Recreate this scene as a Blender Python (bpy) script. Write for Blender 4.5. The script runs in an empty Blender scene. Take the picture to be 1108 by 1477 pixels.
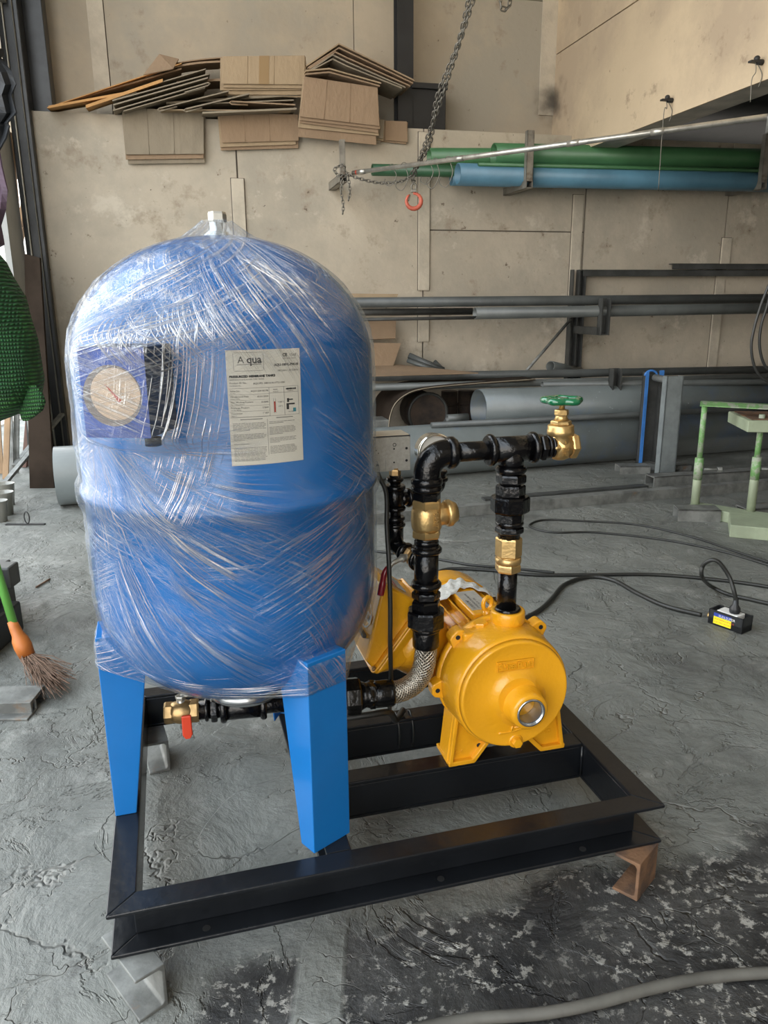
import bpy, bmesh, math, random
import numpy as np
from mathutils import Matrix, Vector, noise
random.seed(4)
R = math.radians
C = bpy.context.scene.collection
S = bpy.context.scene

# ------------------------------------------------------------------ camera, world, light
CAM_H, PITCH, ROLL, F = 0.98, 0.26649, -0.00846, 1110.4
CP, SP, CR, SR = math.cos(PITCH), math.sin(PITCH), math.cos(ROLL), math.sin(ROLL)
FWD = Vector((0, CP, -SP)); _r = Vector((1, 0, 0)); _u = Vector((0, SP, CP))
RGT = _r * CR + _u * SR; UPV = _u * CR - _r * SR
cam_d = bpy.data.cameras.new('camera'); cam = bpy.data.objects.new('camera', cam_d); C.objects.link(cam)
m = Matrix((RGT, UPV, -FWD)).transposed().to_4x4(); m.translation = (0, 0, CAM_H); cam.matrix_world = m
cam_d.sensor_fit = 'HORIZONTAL'; cam_d.sensor_width = 36; cam_d.lens = F / 1108 * 36; cam_d.clip_start = 0.02
S.camera = cam
S.view_settings.view_transform = 'Standard'; S.view_settings.look = 'None'
S.view_settings.gamma = 1; S.view_settings.use_curve_mapping = False
S.view_settings.exposure = 0.95
w = bpy.data.worlds.new('overcast_sky'); S.world = w; w.use_nodes = True
wn = w.node_tree.nodes; wl = w.node_tree.links
bg = wn['Background']; bg.inputs['Strength'].default_value = 2.6
tc = wn.new('ShaderNodeTexCoord'); sx = wn.new('ShaderNodeSeparateXYZ'); cr = wn.new('ShaderNodeValToRGB')
wl.new(tc.outputs['Generated'], sx.inputs[0]); wl.new(sx.outputs['Z'], cr.inputs[0]); wl.new(cr.outputs[0], bg.inputs['Color'])
cr.color_ramp.elements[0].position = 0.0; cr.color_ramp.elements[0].color = (1.0, 0.93, 0.84, 1)
cr.color_ramp.elements[1].position = 0.7; cr.color_ramp.elements[1].color = (0.80, 0.90, 1.0, 1)
S.cycles.max_bounces = 10; S.cycles.transparent_max_bounces = 16; S.cycles.diffuse_bounces = 5
S.cycles.caustics_reflective = False; S.cycles.caustics_refractive = False

# ------------------------------------------------------------------ places: the back wall stands 14 degrees off the camera
TH = R(14); Y0 = 5.2
E1 = Vector((math.cos(TH), math.sin(TH), 0)); NW = Vector((math.sin(TH), -math.cos(TH), 0)); P0 = Vector((0, Y0, 0)); P0 = P0 - E1 * P0.dot(E1)
WALL = Matrix.Translation(P0) @ Matrix.Rotation(TH, 4, 'Z')         # x along the wall, -y towards the room, z up
def ray(px, py): return FWD + RGT * ((px - 554) / F) - UPV * ((py - 738.5) / F)
CAMP = Vector((0, 0, CAM_H))
def wp(px, py, d=0.0):                                               # point on the vertical plane d metres before the back wall
    r = ray(px, py); return CAMP + r * ((NW.dot(P0) + d - NW.dot(CAMP)) / NW.dot(r))
def fl(px, py, z=0.0):
    r = ray(px, py); return CAMP + r * ((z - CAM_H) / r.z)
def ws(p): return (p - P0).dot(E1)
def wd(p): return (p - P0).dot(NW)
def wall(s, d, z): return P0 + E1 * s + NW * d + Vector((0, 0, z))
SK = Matrix.Translation((-0.396, 0.894, 0.15)) @ Matrix.Rotation(0.26718, 4, 'Z')   # the skid: x along its front, y back, z=0 top of frame
SKI = SK.inverted()
def sy(px, py, y):                                                   # pixel to the skid's plane of constant y
    o = SKI @ CAMP; d = SKI.to_3x3() @ ray(px, py); return o + d * ((y - o.y) / d.y)
def sz(px, py, z):
    o = SKI @ CAMP; d = SKI.to_3x3() @ ray(px, py); return o + d * ((z - o.z) / d.z)
ID = Matrix.Identity(4)

# ------------------------------------------------------------------ materials
def mat(name, col, rough=0.5, metal=0.0, var=0.0, vscale=6.0, bump=0.0, bscale=40.0, col2=None, spots=None, spec=None, coat=0.0, stretch=None, thr=(0.4, 0.62)):
    m = bpy.data.materials.new(name); m.use_nodes = True
    n, l = m.node_tree.nodes, m.node_tree.links; b = n['Principled BSDF']
    b.inputs['Base Color'].default_value = (*col, 1); b.inputs['Roughness'].default_value = rough; b.inputs['Metallic'].default_value = metal
    if spec is not None: b.inputs['Specular IOR Level'].default_value = spec
    if coat: b.inputs['Coat Weight'].default_value = coat; b.inputs['Coat Roughness'].default_value = 0.08
    tc = n.new('ShaderNodeTexCoord'); mp = n.new('ShaderNodeMapping'); l.new(tc.outputs['Object'], mp.inputs[0])
    if stretch: mp.inputs['Scale'].default_value = stretch
    last = None
    if col2 is None and var: col2 = tuple(c * (1 - var) for c in col)
    if col2 is not None:
        t = n.new('ShaderNodeTexNoise'); t.inputs['Scale'].default_value = vscale; t.inputs['Detail'].default_value = 6; t.inputs['Roughness'].default_value = 0.62
        l.new(mp.outputs[0], t.inputs['Vector'])
        r = n.new('ShaderNodeMapRange'); r.inputs[1].default_value = thr[0]; r.inputs[2].default_value = thr[1]; l.new(t.outputs['Fac'], r.inputs[0])
        x = n.new('ShaderNodeMix'); x.data_type = 'RGBA'; x.inputs['A'].default_value = (*col, 1); x.inputs['B'].default_value = (*col2, 1)
        l.new(r.outputs[0], x.inputs['Factor']); last = x.outputs['Result']
    if spots:                                                        # (colour, scale, lo, hi)
        for sc, scale, lo, hi in spots:
            t = n.new('ShaderNodeTexNoise'); t.inputs['Scale'].default_value = scale; t.inputs['Detail'].default_value = 8; t.inputs['Roughness'].default_value = 0.68
            l.new(mp.outputs[0], t.inputs['Vector'])
            r = n.new('ShaderNodeMapRange'); r.inputs[1].default_value = lo; r.inputs[2].default_value = hi; l.new(t.outputs['Fac'], r.inputs[0])
            x = n.new('ShaderNodeMix'); x.data_type = 'RGBA'; x.inputs['A'].default_value = (*col, 1); x.inputs['B'].default_value = (*sc, 1)
            if last: l.new(last, x.inputs['A'])
            l.new(r.outputs[0], x.inputs['Factor']); last = x.outputs['Result']
    if last: l.new(last, b.inputs['Base Color'])
    if bump:
        t = n.new('ShaderNodeTexNoise'); t.inputs['Scale'].default_value = bscale; t.inputs['Detail'].default_value = 5
        l.new(mp.outputs[0], t.inputs['Vector'])
        bp = n.new('ShaderNodeBump'); bp.inputs['Strength'].default_value = bump; bp.inputs['Distance'].default_value = 0.01
        l.new(t.outputs['Fac'], bp.inputs['Height']); l.new(bp.outputs[0], b.inputs['Normal'])
    return m
M = {}
M['plaster'] = mat('stained_plaster', (0.54, 0.475, 0.375), 0.85, var=0.14, vscale=2.2, bump=0.25, bscale=30,
                   spots=[((0.40, 0.36, 0.29), 1.3, 0.44, 0.60), ((0.33, 0.27, 0.20), 6.5, 0.57, 0.72), ((0.17, 0.13, 0.095), 13, 0.655, 0.70), ((0.08, 0.065, 0.05), 34, 0.675, 0.71), ((0.60, 0.54, 0.44), 3.1, 0.58, 0.66)], thr=(0.38, 0.62))
M['plaster_up'] = mat('upper_plaster', (0.48, 0.41, 0.31), 0.85, var=0.2, vscale=1.4, bump=0.2, bscale=25,
                      spots=[((0.36, 0.33, 0.27), 1.0, 0.44, 0.60), ((0.26, 0.21, 0.155), 4.5, 0.60, 0.74), ((0.12, 0.095, 0.07), 22, 0.67, 0.71)], thr=(0.38, 0.62))
M['joint'] = mat('joint_mortar', (0.56, 0.50, 0.40), 0.9, var=0.18, vscale=9, bump=0.3)
M['dark_joint'] = mat('dark_joint', (0.14, 0.12, 0.10), 0.9)
M['side_plaster'] = mat('side_wall_plaster', (0.62, 0.50, 0.345), 0.85, var=0.12, vscale=1.1, bump=0.2, bscale=20,
                        spots=[((0.44, 0.35, 0.25), 0.9, 0.46, 0.62), ((0.34, 0.26, 0.18), 7, 0.60, 0.70), ((0.16, 0.12, 0.08), 20, 0.68, 0.72)], thr=(0.38, 0.62))
M['soffit'] = mat('grey_soffit_concrete', (0.55, 0.50, 0.42), 0.9, var=0.3, vscale=5)
M['dark_void'] = mat('shade_dark_board', (0.035, 0.033, 0.03), 0.9, var=0.2)  # near-black colour stands in for the shade inside the next bay
M['black_steel'] = mat('black_column_steel', (0.022, 0.023, 0.024), 0.55, var=0.3, vscale=8)
M['grey_steel'] = mat('dark_grey_steel', (0.085, 0.088, 0.085), 0.5, 0.3, var=0.35, vscale=8)
M['rack_steel'] = mat('bare_rack_steel', (0.30, 0.28, 0.24), 0.5, 0.4, var=0.35, vscale=12, spots=[((0.13, 0.08, 0.05), 9, 0.6, 0.72)])
M['pipe_grey'] = mat('dusty_grey_pvc', (0.085, 0.092, 0.09), 0.45, var=0.3, vscale=5, stretch=(1, 1, 1), spots=[((0.30, 0.31, 0.30), 60, 0.68, 0.76)])
M['pipe_mid'] = mat('grey_conduit', (0.12, 0.13, 0.125), 0.4, var=0.3, vscale=4)
M['pipe_big'] = mat('big_bluegrey_pvc', (0.145, 0.165, 0.165), 0.33, var=0.25, vscale=2.0, spots=[((0.10, 0.15, 0.24), 2.6, 0.52, 0.72), ((0.52, 0.56, 0.56), 30, 0.66, 0.74), ((0.03, 0.03, 0.03), 24, 0.69, 0.75)])
M['pipe_green'] = mat('green_ppr_pipe', (0.06, 0.17, 0.07), 0.38, var=0.2, vscale=4)
M['pipe_dgreen'] = mat('dark_green_pipe', (0.03, 0.10, 0.045), 0.4, var=0.2)
M['pipe_blue'] = mat('blue_pvc_pipe', (0.10, 0.235, 0.33), 0.4, var=0.25, vscale=3)
M['galv'] = mat('galvanised_steel', (0.56, 0.55, 0.50), 0.35, 0.75, var=0.3, vscale=18, bump=0.1)
M['board'] = mat('brown_cardboard', (0.31, 0.215, 0.135), 0.85, var=0.18, vscale=3.5, bump=0.35, bscale=55, stretch=(1, 1, 0.5), spots=[((0.22, 0.15, 0.09), 7, 0.62, 0.75)])
M['board_light'] = mat('pale_cardboard', (0.375, 0.28, 0.175), 0.85, var=0.15, vscale=4, bump=0.35, bscale=55, stretch=(1, 1, 0.5))
M['board_grey'] = mat('greyish_cardboard', (0.28, 0.235, 0.17), 0.85, var=0.2, vscale=5, bump=0.4, bscale=45, stretch=(1, 1, 0.5))
M['board_orange'] = mat('orange_cardboard', (0.52, 0.28, 0.10), 0.8, var=0.2, vscale=4)
M['tape'] = mat('brown_packing_tape', (0.30, 0.20, 0.10), 0.3)
M['tank_blue'] = mat('gloss_blue_enamel', (0.005, 0.130, 0.42), 0.22, coat=0.3)
M['leg_blue'] = mat('leg_blue_enamel', (0.008, 0.155, 0.47), 0.25, coat=0.5, var=0.08, vscale=4)
M['frame_black'] = mat('wet_black_paint', (0.010, 0.0115, 0.014), 0.27, coat=0.12, var=0.35, vscale=7, bump=0.10, bscale=55, spec=0.35)
M['fit_black'] = mat('black_pipe_fitting_paint', (0.003, 0.003, 0.0035), 0.15, coat=0.15, bump=0.22, bscale=110, spec=0.35)
M['yellow'] = mat('yellow_pump_enamel', (0.74, 0.345, 0.012), 0.26, coat=0.35, bump=0.12, bscale=160, var=0.05, vscale=5)
M['brass'] = mat('cast_brass', (0.66, 0.45, 0.19), 0.36, 0.85, bump=0.12, bscale=140, var=0.2, vscale=20)
M['brass_dk'] = mat('aged_brass', (0.50, 0.33, 0.15), 0.38, 0.85, bump=0.1, bscale=140, var=0.3, vscale=20)
M['chrome'] = mat('polished_steel', (0.75, 0.74, 0.70), 0.12, 1.0)
M['steel'] = mat('stainless_braid', (0.52, 0.48, 0.41), 0.28, 0.95)
M['braid_gap'] = mat('dark_under_braid', (0.10, 0.09, 0.075), 0.45, 0.8)
M['bright_sleeve'] = mat('galvanised_sleeve', (0.50, 0.52, 0.53), 0.25, 0.9)
M['white'] = mat('white_plastic', (0.75, 0.74, 0.70), 0.4)
M['glass_white'] = mat('gauge_dial', (0.72, 0.70, 0.64), 0.3, coat=0.8)
M['beige'] = mat('beige_switch_cover', (0.52, 0.46, 0.36), 0.45)
M['grey_cast'] = mat('speckled_grey_cast', (0.40, 0.385, 0.34), 0.55, 0.1, var=0.15, vscale=200)
M['hole'] = mat('black_hole', (0.006, 0.006, 0.006), 0.8)
M['red'] = mat('red_lever_vinyl', (0.42, 0.02, 0.015), 0.3, coat=0.4)
M['orange_red'] = mat('orange_red_lever', (0.62, 0.06, 0.025), 0.35)
M['dk_red'] = mat('maroon_lever_vinyl', (0.22, 0.012, 0.018), 0.28, coat=0.4)
M['hook_red'] = mat('red_hook_paint', (0.55, 0.12, 0.07), 0.5, var=0.2)
M['green_wheel'] = mat('green_wheel_enamel', (0.008, 0.125, 0.05), 0.14, coat=0.8)
M['rubber'] = mat('black_rubber_cable', (0.022, 0.023, 0.021), 0.45, var=0.3)
M['rubber_grey'] = mat('dusty_rubber_hose', (0.12, 0.115, 0.10), 0.6, var=0.35, vscale=10)
M['chain'] = mat('dull_chain_steel', (0.19, 0.18, 0.155), 0.45, 0.7)
M['rust_dk'] = mat('dark_rusty_steel', (0.085, 0.06, 0.045), 0.8, col2=(0.04, 0.032, 0.028), vscale=12)
M['rust'] = mat('rusty_steel', (0.22, 0.12, 0.065), 0.75, 0.2, col2=(0.09, 0.06, 0.045), vscale=18, bump=0.3, bscale=60)
M['dusty_steel'] = mat('dusty_raw_steel', (0.235, 0.24, 0.225), 0.6, 0.3, var=0.45, vscale=14, bump=0.2, spots=[((0.20, 0.13, 0.08), 10, 0.62, 0.74)])
M['lime'] = mat('worn_lime_paint', (0.17, 0.36, 0.12), 0.55, var=0.2, vscale=20, spots=[((0.33, 0.36, 0.28), 26, 0.47, 0.55)])
M['sage'] = mat('dusty_sage_paint', (0.33, 0.38, 0.26), 0.65, var=0.2, vscale=9)
M['stand_grey'] = mat('stand_grey_paint', (0.30, 0.335, 0.34), 0.42, 0.3, var=0.3, vscale=7)
M['stand_blue'] = mat('stand_blue_paint', (0.05, 0.20, 0.55), 0.45, var=0.25, vscale=10)
M['broom_green'] = mat('green_broom_pole', (0.14, 0.42, 0.08), 0.4)
M['broom_orange'] = mat('orange_broom_collar', (0.52, 0.16, 0.03), 0.5, var=0.25)
M['straw'] = mat('brown_twigs', (0.20, 0.125, 0.085), 0.9, var=0.35, vscale=60)
M['paper'] = mat('label_paper', (0.62, 0.58, 0.50), 0.45)
M['ink'] = mat('black_print', (0.03, 0.03, 0.03), 0.5)
M['ink_grey'] = mat('grey_print', (0.22, 0.21, 0.19), 0.5)
M['ink_red'] = mat('red_print', (0.45, 0.06, 0.04), 0.5)
M['ink_teal'] = mat('teal_print', (0.05, 0.25, 0.30), 0.5)
M['alu'] = mat('aluminium_plate', (0.60, 0.59, 0.55), 0.35, 0.5, var=0.15, vscale=60)
M['carton_blue'] = mat('blue_carton_print', (0.03, 0.09, 0.42), 0.35, var=0.4, vscale=9)
M['carton_side'] = mat('shaded_carton_side', (0.02, 0.035, 0.075), 0.4)  # sides painted darker than the front for the shade on them
M['dial_print'] = mat('pale_dial_print', (0.60, 0.45, 0.33), 0.45, var=0.15, vscale=14)
M['dial_rim'] = mat('printed_grey_rim', (0.20, 0.17, 0.16), 0.4)
M['yel_label'] = mat('yellow_label', (0.85, 0.72, 0.02), 0.45)
M['blue_label'] = mat('blue_label', (0.03, 0.06, 0.32), 0.45)
M['box_black'] = mat('black_moulded_plastic', (0.018, 0.02, 0.022), 0.4, var=0.3)
M['net'] = mat('green_shade_net', (0.028, 0.17, 0.045), 0.75, var=0.35, vscale=5, spots=[((0.10, 0.36, 0.08), 3.5, 0.50, 0.66)])
M['tarp'] = mat('dark_tarpaulin', (0.015, 0.018, 0.022), 0.6)
M['purple'] = mat('mauve_shade_cloth', (0.09, 0.055, 0.085), 0.7, var=0.3)
M['sheet'] = mat('grey_painted_sheet', (0.40, 0.41, 0.40), 0.6, var=0.12)
M['jamb'] = mat('door_track_steel', (0.05, 0.055, 0.06), 0.35, 0.5, var=0.3)
M['rail'] = mat('worn_bright_rail', (0.42, 0.42, 0.38), 0.35, 0.7)
M['jamb_rail'] = mat('worn_grey_rail', (0.17, 0.17, 0.155), 0.4, 0.5)
M['dark_board'] = mat('dark_stained_and_shaded_board', (0.038, 0.028, 0.021), 0.95, var=0.4, vscale=4, spec=0.1)  # the leaning board's brown, and painted shade on the bent sheet
M['wood'] = mat('weathered_timber', (0.32, 0.21, 0.12), 0.85, var=0.3, vscale=9, stretch=(1, 1, 0.2))
M['brown_bar'] = mat('brown_painted_bar', (0.13, 0.06, 0.04), 0.6, var=0.3)
M['cup'] = mat('clear_cup_plastic', (0.55, 0.54, 0.48), 0.15)
M['cup'].node_tree.nodes['Principled BSDF'].inputs['Transmission Weight'].default_value = 0.55
M['band'] = mat('crumpled_clear_film', (0.72, 0.72, 0.68), 0.25, bump=0.8, bscale=60)
M['outdoor_white'] = mat('white_render', (0.75, 0.73, 0.68), 0.8, var=0.1)  # the render's own white
M['ground_out'] = mat('pale_yard_concrete', (0.45, 0.42, 0.37), 0.9, var=0.2)
M['leaf'] = mat('bright_leaves', (0.14, 0.38, 0.04), 0.6, var=0.4, vscale=15)
M['ceil'] = mat('ceiling_sheet', (0.42, 0.40, 0.36), 0.8)

def floor_material():
    m = bpy.data.materials.new('worn_painted_concrete'); m.use_nodes = True
    n, l = m.node_tree.nodes, m.node_tree.links; b = n['Principled BSDF']
    tc = n.new('ShaderNodeTexCoord'); P = tc.outputs['Object']
    def N(scale, detail=6, rough=0.6, dist=0.0, vec=None):
        t = n.new('ShaderNodeTexNoise'); t.inputs['Scale'].default_value = scale; t.inputs['Detail'].default_value = detail
        t.inputs['Roughness'].default_value = rough; t.inputs['Distortion'].default_value = dist; l.new(vec or P, t.inputs['Vector']); return t
    def MR(src, lo, hi, a=0.0, z=1.0, smooth=False):
        r = n.new('ShaderNodeMapRange'); r.inputs[1].default_value = lo; r.inputs[2].default_value = hi; r.inputs[3].default_value = a; r.inputs[4].default_value = z
        if smooth: r.interpolation_type = 'SMOOTHSTEP'
        l.new(src, r.inputs[0]); return r.outputs[0]
    def MA(op, a, b_=None):
        x = n.new('ShaderNodeMath'); x.operation = op
        for i, v in enumerate((a, b_)):
            if v is None: continue
            if isinstance(v, (int, float)): x.inputs[i].default_value = v
            else: l.new(v, x.inputs[i])
        return x.outputs[0]
    def MIX(a, b_, f):
        x = n.new('ShaderNodeMix'); x.data_type = 'RGBA'
        for k, v in (('A', a), ('B', b_)):
            if isinstance(v, tuple): x.inputs[k].default_value = (*v, 1)
            else: l.new(v, x.inputs[k])
        l.new(f, x.inputs['Factor']); return x.outputs['Result']
    # distorted coordinates for slate-like cracks
    nd = N(3.0, 5, 0.6); vm = n.new('ShaderNodeVectorMath'); vm.operation = 'MULTIPLY_ADD'; vm.inputs[1].default_value = (0.55, 0.55, 0.0)
    l.new(nd.outputs['Color'], vm.inputs[0]); l.new(P, vm.inputs[2])
    def VOR(scale):
        v = n.new('ShaderNodeTexVoronoi'); v.feature = 'DISTANCE_TO_EDGE'; v.inputs['Scale'].default_value = scale; l.new(vm.outputs[0], v.inputs['Vector']); return v.outputs['Distance']
    c1 = MR(VOR(2.6), 0.0, 0.010, 1, 0); c2 = MR(VOR(6.5), 0.0, 0.014, 1, 0)
    br = MR(N(2.2, 4).outputs['Fac'], 0.50, 0.58); br2 = MR(N(3.7, 4).outputs['Fac'], 0.52, 0.60)
    crack = MA('MAXIMUM', MA('MULTIPLY', c1, br), MA('MULTIPLY', c2, br2))
    base = MIX((0.215, 0.220, 0.200), (0.130, 0.135, 0.123), MR(N(1.7, 7, 0.65).outputs['Fac'], 0.36, 0.64))
    base = MIX(base, (0.29, 0.29, 0.265), MR(N(5.0, 8, 0.7).outputs['Fac'], 0.56, 0.72))
    base = MIX(base, (0.12, 0.12, 0.112), MR(N(9.0, 8, 0.75).outputs['Fac'], 0.60, 0.70))
    # black worn coat in the band before the skid, and dark stains
    sep = n.new('ShaderNodeSeparateXYZ'); l.new(P, sep.inputs[0])
    nb = N(2.6, 7, 0.7).outputs['Fac']
    yy = MA('SUBTRACT', sep.outputs['Y'], MA('MULTIPLY', sep.outputs['X'], 0.32))
    yw = MA('ADD', yy, MA('MULTIPLY', MA('SUBTRACT', nb, 0.5), 0.30))
    band = MR(yw, 1.00, 1.07, 1, 0, True)
    xw = MR(MA('ADD', sep.outputs['X'], MA('MULTIPLY', MA('SUBTRACT', N(6.0).outputs['Fac'], 0.5), 0.10)), -0.30, -0.26)
    gap = MA('SUBTRACT', 1.0, MA('MULTIPLY', MR(sep.outputs['X'], -0.142, -0.132), MR(sep.outputs['X'], -0.070, -0.062, 1, 0)))
    dark = MA('MULTIPLY', MA('MULTIPLY', band, xw), gap)
    chips = MR(N(42, 8, 0.74).outputs['Fac'], 0.545, 0.58); chips2 = MR(N(11, 9, 0.75, 0.6).outputs['Fac'], 0.60, 0.66)
    blk = MIX((0.026, 0.026, 0.026), (0.060, 0.059, 0.056), MR(N(7, 6).outputs['Fac'], 0.42, 0.6))
    blk = MIX(blk, (0.30, 0.29, 0.26), MA('MULTIPLY', chips, MR(N(2.8, 3).outputs['Fac'], 0.40, 0.52)))
    blk = MIX(blk, (0.22, 0.21, 0.19), chips2)
    col = MIX(base, blk, dark)
    stain = MR(N(1.6, 6, 0.66).outputs['Fac'], 0.56, 0.70)
    col = MIX(col, (0.060, 0.060, 0.056), MA('MULTIPLY', stain, 0.8))
    peel = MR(N(4.3, 9, 0.72, 0.3).outputs['Fac'], 0.705, 0.715); col = MIX(col, (0.42, 0.30, 0.20), peel)
    pink = MR(N(6.1, 7, 0.7).outputs['Fac'], 0.735, 0.75); col = MIX(col, (0.42, 0.20, 0.19), MA('MULTIPLY', pink, 0.6))
    spk = MR(N(70, 3, 0.6).outputs['Fac'], 0.73, 0.76); col = MIX(col, (0.48, 0.47, 0.43), spk)
    cm = N(1.9, 3).outputs['Fac']
    col = MIX(col, MIX((0.03, 0.03, 0.028), (0.34, 0.33, 0.30), MR(cm, 0.44, 0.54)), MA('MULTIPLY', crack, 0.42))
    l.new(col, b.inputs['Base Color'])
    l.new(MR(N(4, 6).outputs['Fac'], 0.35, 0.65, 0.42, 0.66), b.inputs['Roughness'])
    b.inputs['Specular IOR Level'].default_value = 0.35
    # slabs at slightly different heights plus grain
    vc = n.new('ShaderNodeTexVoronoi'); vc.inputs['Scale'].default_value = 2.6; l.new(vm.outputs[0], vc.inputs['Vector'])
    h = MA('ADD', MA('MULTIPLY', crack, -0.9), MA('ADD', MA('MULTIPLY', N(5.5, 9, 0.62, 0.5).outputs['Fac'], 2.4), MA('MULTIPLY', N(45, 4).outputs['Fac'], 0.22)))
    sc_ = n.new('ShaderNodeSeparateColor'); l.new(vc.outputs['Color'], sc_.inputs[0]); h = MA('ADD', h, MA('MULTIPLY', MA('MULTIPLY', sc_.outputs[0], br), 0.55)); h = MA('ADD', h, MA('MULTIPLY', MR(N(3.1, 7, 0.62, 0.8).outputs['Fac'], 0.50, 0.515), 0.5)); h = MA('ADD', h, MA('MULTIPLY', dark, -0.25)); h = MA('ADD', h, MA('MULTIPLY', peel, -0.4))
    bp = n.new('ShaderNodeBump'); bp.inputs['Strength'].default_value = 0.75; bp.inputs['Distance'].default_value = 0.012
    l.new(h, bp.inputs['Height']); l.new(bp.outputs[0], b.inputs['Normal'])
    return m
M['floor'] = floor_material()

def wrap_material():
    m = bpy.data.materials.new('clear_stretch_film'); m.use_nodes = True
    n, l = m.node_tree.nodes, m.node_tree.links
    n.remove(n['Principled BSDF']); out = n['Material Output']
    uv = n.new('ShaderNodeUVMap'); uv.uv_map = 'UVMap'
    def MAP(rot, sx_, sy_, loc=(0, 0, 0)):
        mp = n.new('ShaderNodeMapping'); mp.inputs['Rotation'].default_value = (0, 0, R(rot)); mp.vector_type = 'POINT'
        l.new(uv.outputs[0], mp.inputs[0])
        m2 = n.new('ShaderNodeMapping'); m2.inputs['Scale'].default_value = (sx_, sy_, 1); m2.inputs['Location'].default_value = loc
        l.new(mp.outputs[0], m2.inputs[0]); return m2.outputs[0]
    def NZ(vec, scale=1.0, detail=3, dist=0.0, rough=0.5):
        t = n.new('ShaderNodeTexNoise'); t.inputs['Scale'].default_value = scale; t.inputs['Detail'].default_value = detail; t.inputs['Distortion'].default_value = dist
        t.inputs['Roughness'].default_value = rough; l.new(vec, t.inputs['Vector']); return t.outputs['Fac']
    def MR(src, lo, hi, a=0.0, z=1.0):
        r = n.new('ShaderNodeMapRange'); r.inputs[1].default_value = lo; r.inputs[2].default_value = hi; r.inputs[3].default_value = a; r.inputs[4].default_value = z
        l.new(src, r.inputs[0]); return r.outputs[0]
    def MA(op, a, b_=None):
        x = n.new('ShaderNodeMath'); x.operation = op
        for i, v in enumerate((a, b_)):
            if v is None: continue
            if isinstance(v, (int, float)): x.inputs[i].default_value = v
            else: l.new(v, x.inputs[i])
        return x.outputs[0]
    def ridge(v, wdt): return MR(MA('ABSOLUTE', MA('SUBTRACT', v, 0.5)), 0.0, wdt, 1, 0)
    vc = n.new('ShaderNodeVertexColor'); vc.layer_name = 'crumple'
    sepc = n.new('ShaderNodeSeparateColor'); l.new(vc.outputs[0], sepc.inputs[0])
    cru, m_fan, m_arc, m_low = sepc.outputs[0], sepc.outputs[1], sepc.outputs[2], vc.outputs['Alpha']   # where the film is bunched; where creases fan, arc and sag
    su = n.new('ShaderNodeSeparateXYZ'); l.new(uv.outputs[0], su.inputs[0]); U, Vv = su.outputs['X'], su.outputs['Y']
    def COMB(x, y, z=0.0):
        c = n.new('ShaderNodeCombineXYZ')
        for i, q in enumerate((x, y, z)):
            if isinstance(q, (int, float)): c.inputs[i].default_value = q
            else: l.new(q, c.inputs[i])
        return c.outputs[0]
    wob = MA('MULTIPLY', MA('SUBTRACT', NZ(MAP(0, 7, 7), 1.0, 2), 0.5), 0.05)
    # creases fanning out of the carton's lower corner
    du, dv_ = MA('SUBTRACT', U, -0.515), MA('SUBTRACT', Vv, 0.690)
    ang = MA('ARCTAN2', dv_, du); rad = MA('SQRT', MA('ADD', MA('MULTIPLY', du, du), MA('MULTIPLY', dv_, dv_)))
    ang = MA('ADD', ang, MA('MULTIPLY', rad, -0.9)); ang = MA('ADD', ang, wob)
    fan = MA('MAXIMUM', MA('MULTIPLY', ridge(NZ(COMB(MA('MULTIPLY', ang, 26.0), MA('MULTIPLY', rad, 1.3)), 1.0, 2), 0.045), MR(NZ(COMB(MA('MULTIPLY', ang, 5.0), MA('MULTIPLY', rad, 9.0), 5.0), 1.0, 2), 0.42, 0.56)),
             MA('MULTIPLY', ridge(NZ(COMB(MA('MULTIPLY', ang, 60.0), MA('MULTIPLY', rad, 2.0), 9.0), 1.0, 2), 0.055), MR(NZ(COMB(MA('MULTIPLY', ang, 6.0), MA('MULTIPLY', rad, 8.0), 11.0), 1.0, 2), 0.46, 0.62)))
    fan = MA('MULTIPLY', fan, m_fan)
    # long taut creases bowing round beside the carton
    d2u, d2v = MA('SUBTRACT', U, -0.86), MA('SUBTRACT', Vv, 0.80)
    rd2 = MA('ADD', MA('SQRT', MA('ADD', MA('MULTIPLY', d2u, d2u), MA('MULTIPLY', d2v, d2v))), MA('MULTIPLY', wob, 0.12)); an2 = MA('ARCTAN2', d2v, d2u)
    arcs = MA('MULTIPLY', ridge(NZ(COMB(MA('MULTIPLY', rd2, 190.0), MA('MULTIPLY', an2, 1.2), 3.0), 1.0, 1), 0.055), MR(NZ(COMB(MA('MULTIPLY', rd2, 30.0), MA('MULTIPLY', an2, 7.0), 1.0), 1.0, 3), 0.38, 0.50))
    arcs = MA('MULTIPLY', arcs, m_arc)
    # sagging creases under the belly
    sag = MA('SUBTRACT', Vv, MA('MULTIPLY', MA('MULTIPLY', MA('ADD', U, 0.34), MA('ADD', U, 0.34)), 0.75)); sag = MA('ADD', sag, MA('MULTIPLY', wob, 0.25))
    low = MA('MULTIPLY', MA('MULTIPLY', ridge(NZ(COMB(MA('MULTIPLY', U, 2.5), MA('MULTIPLY', sag, 95.0), 2.0), 1.0, 2), 0.04), MR(NZ(COMB(MA('MULTIPLY', U, 7.0), MA('MULTIPLY', sag, 16.0), 6.0), 1.0, 2), 0.46, 0.58)), m_low)
    lines = []
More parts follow.
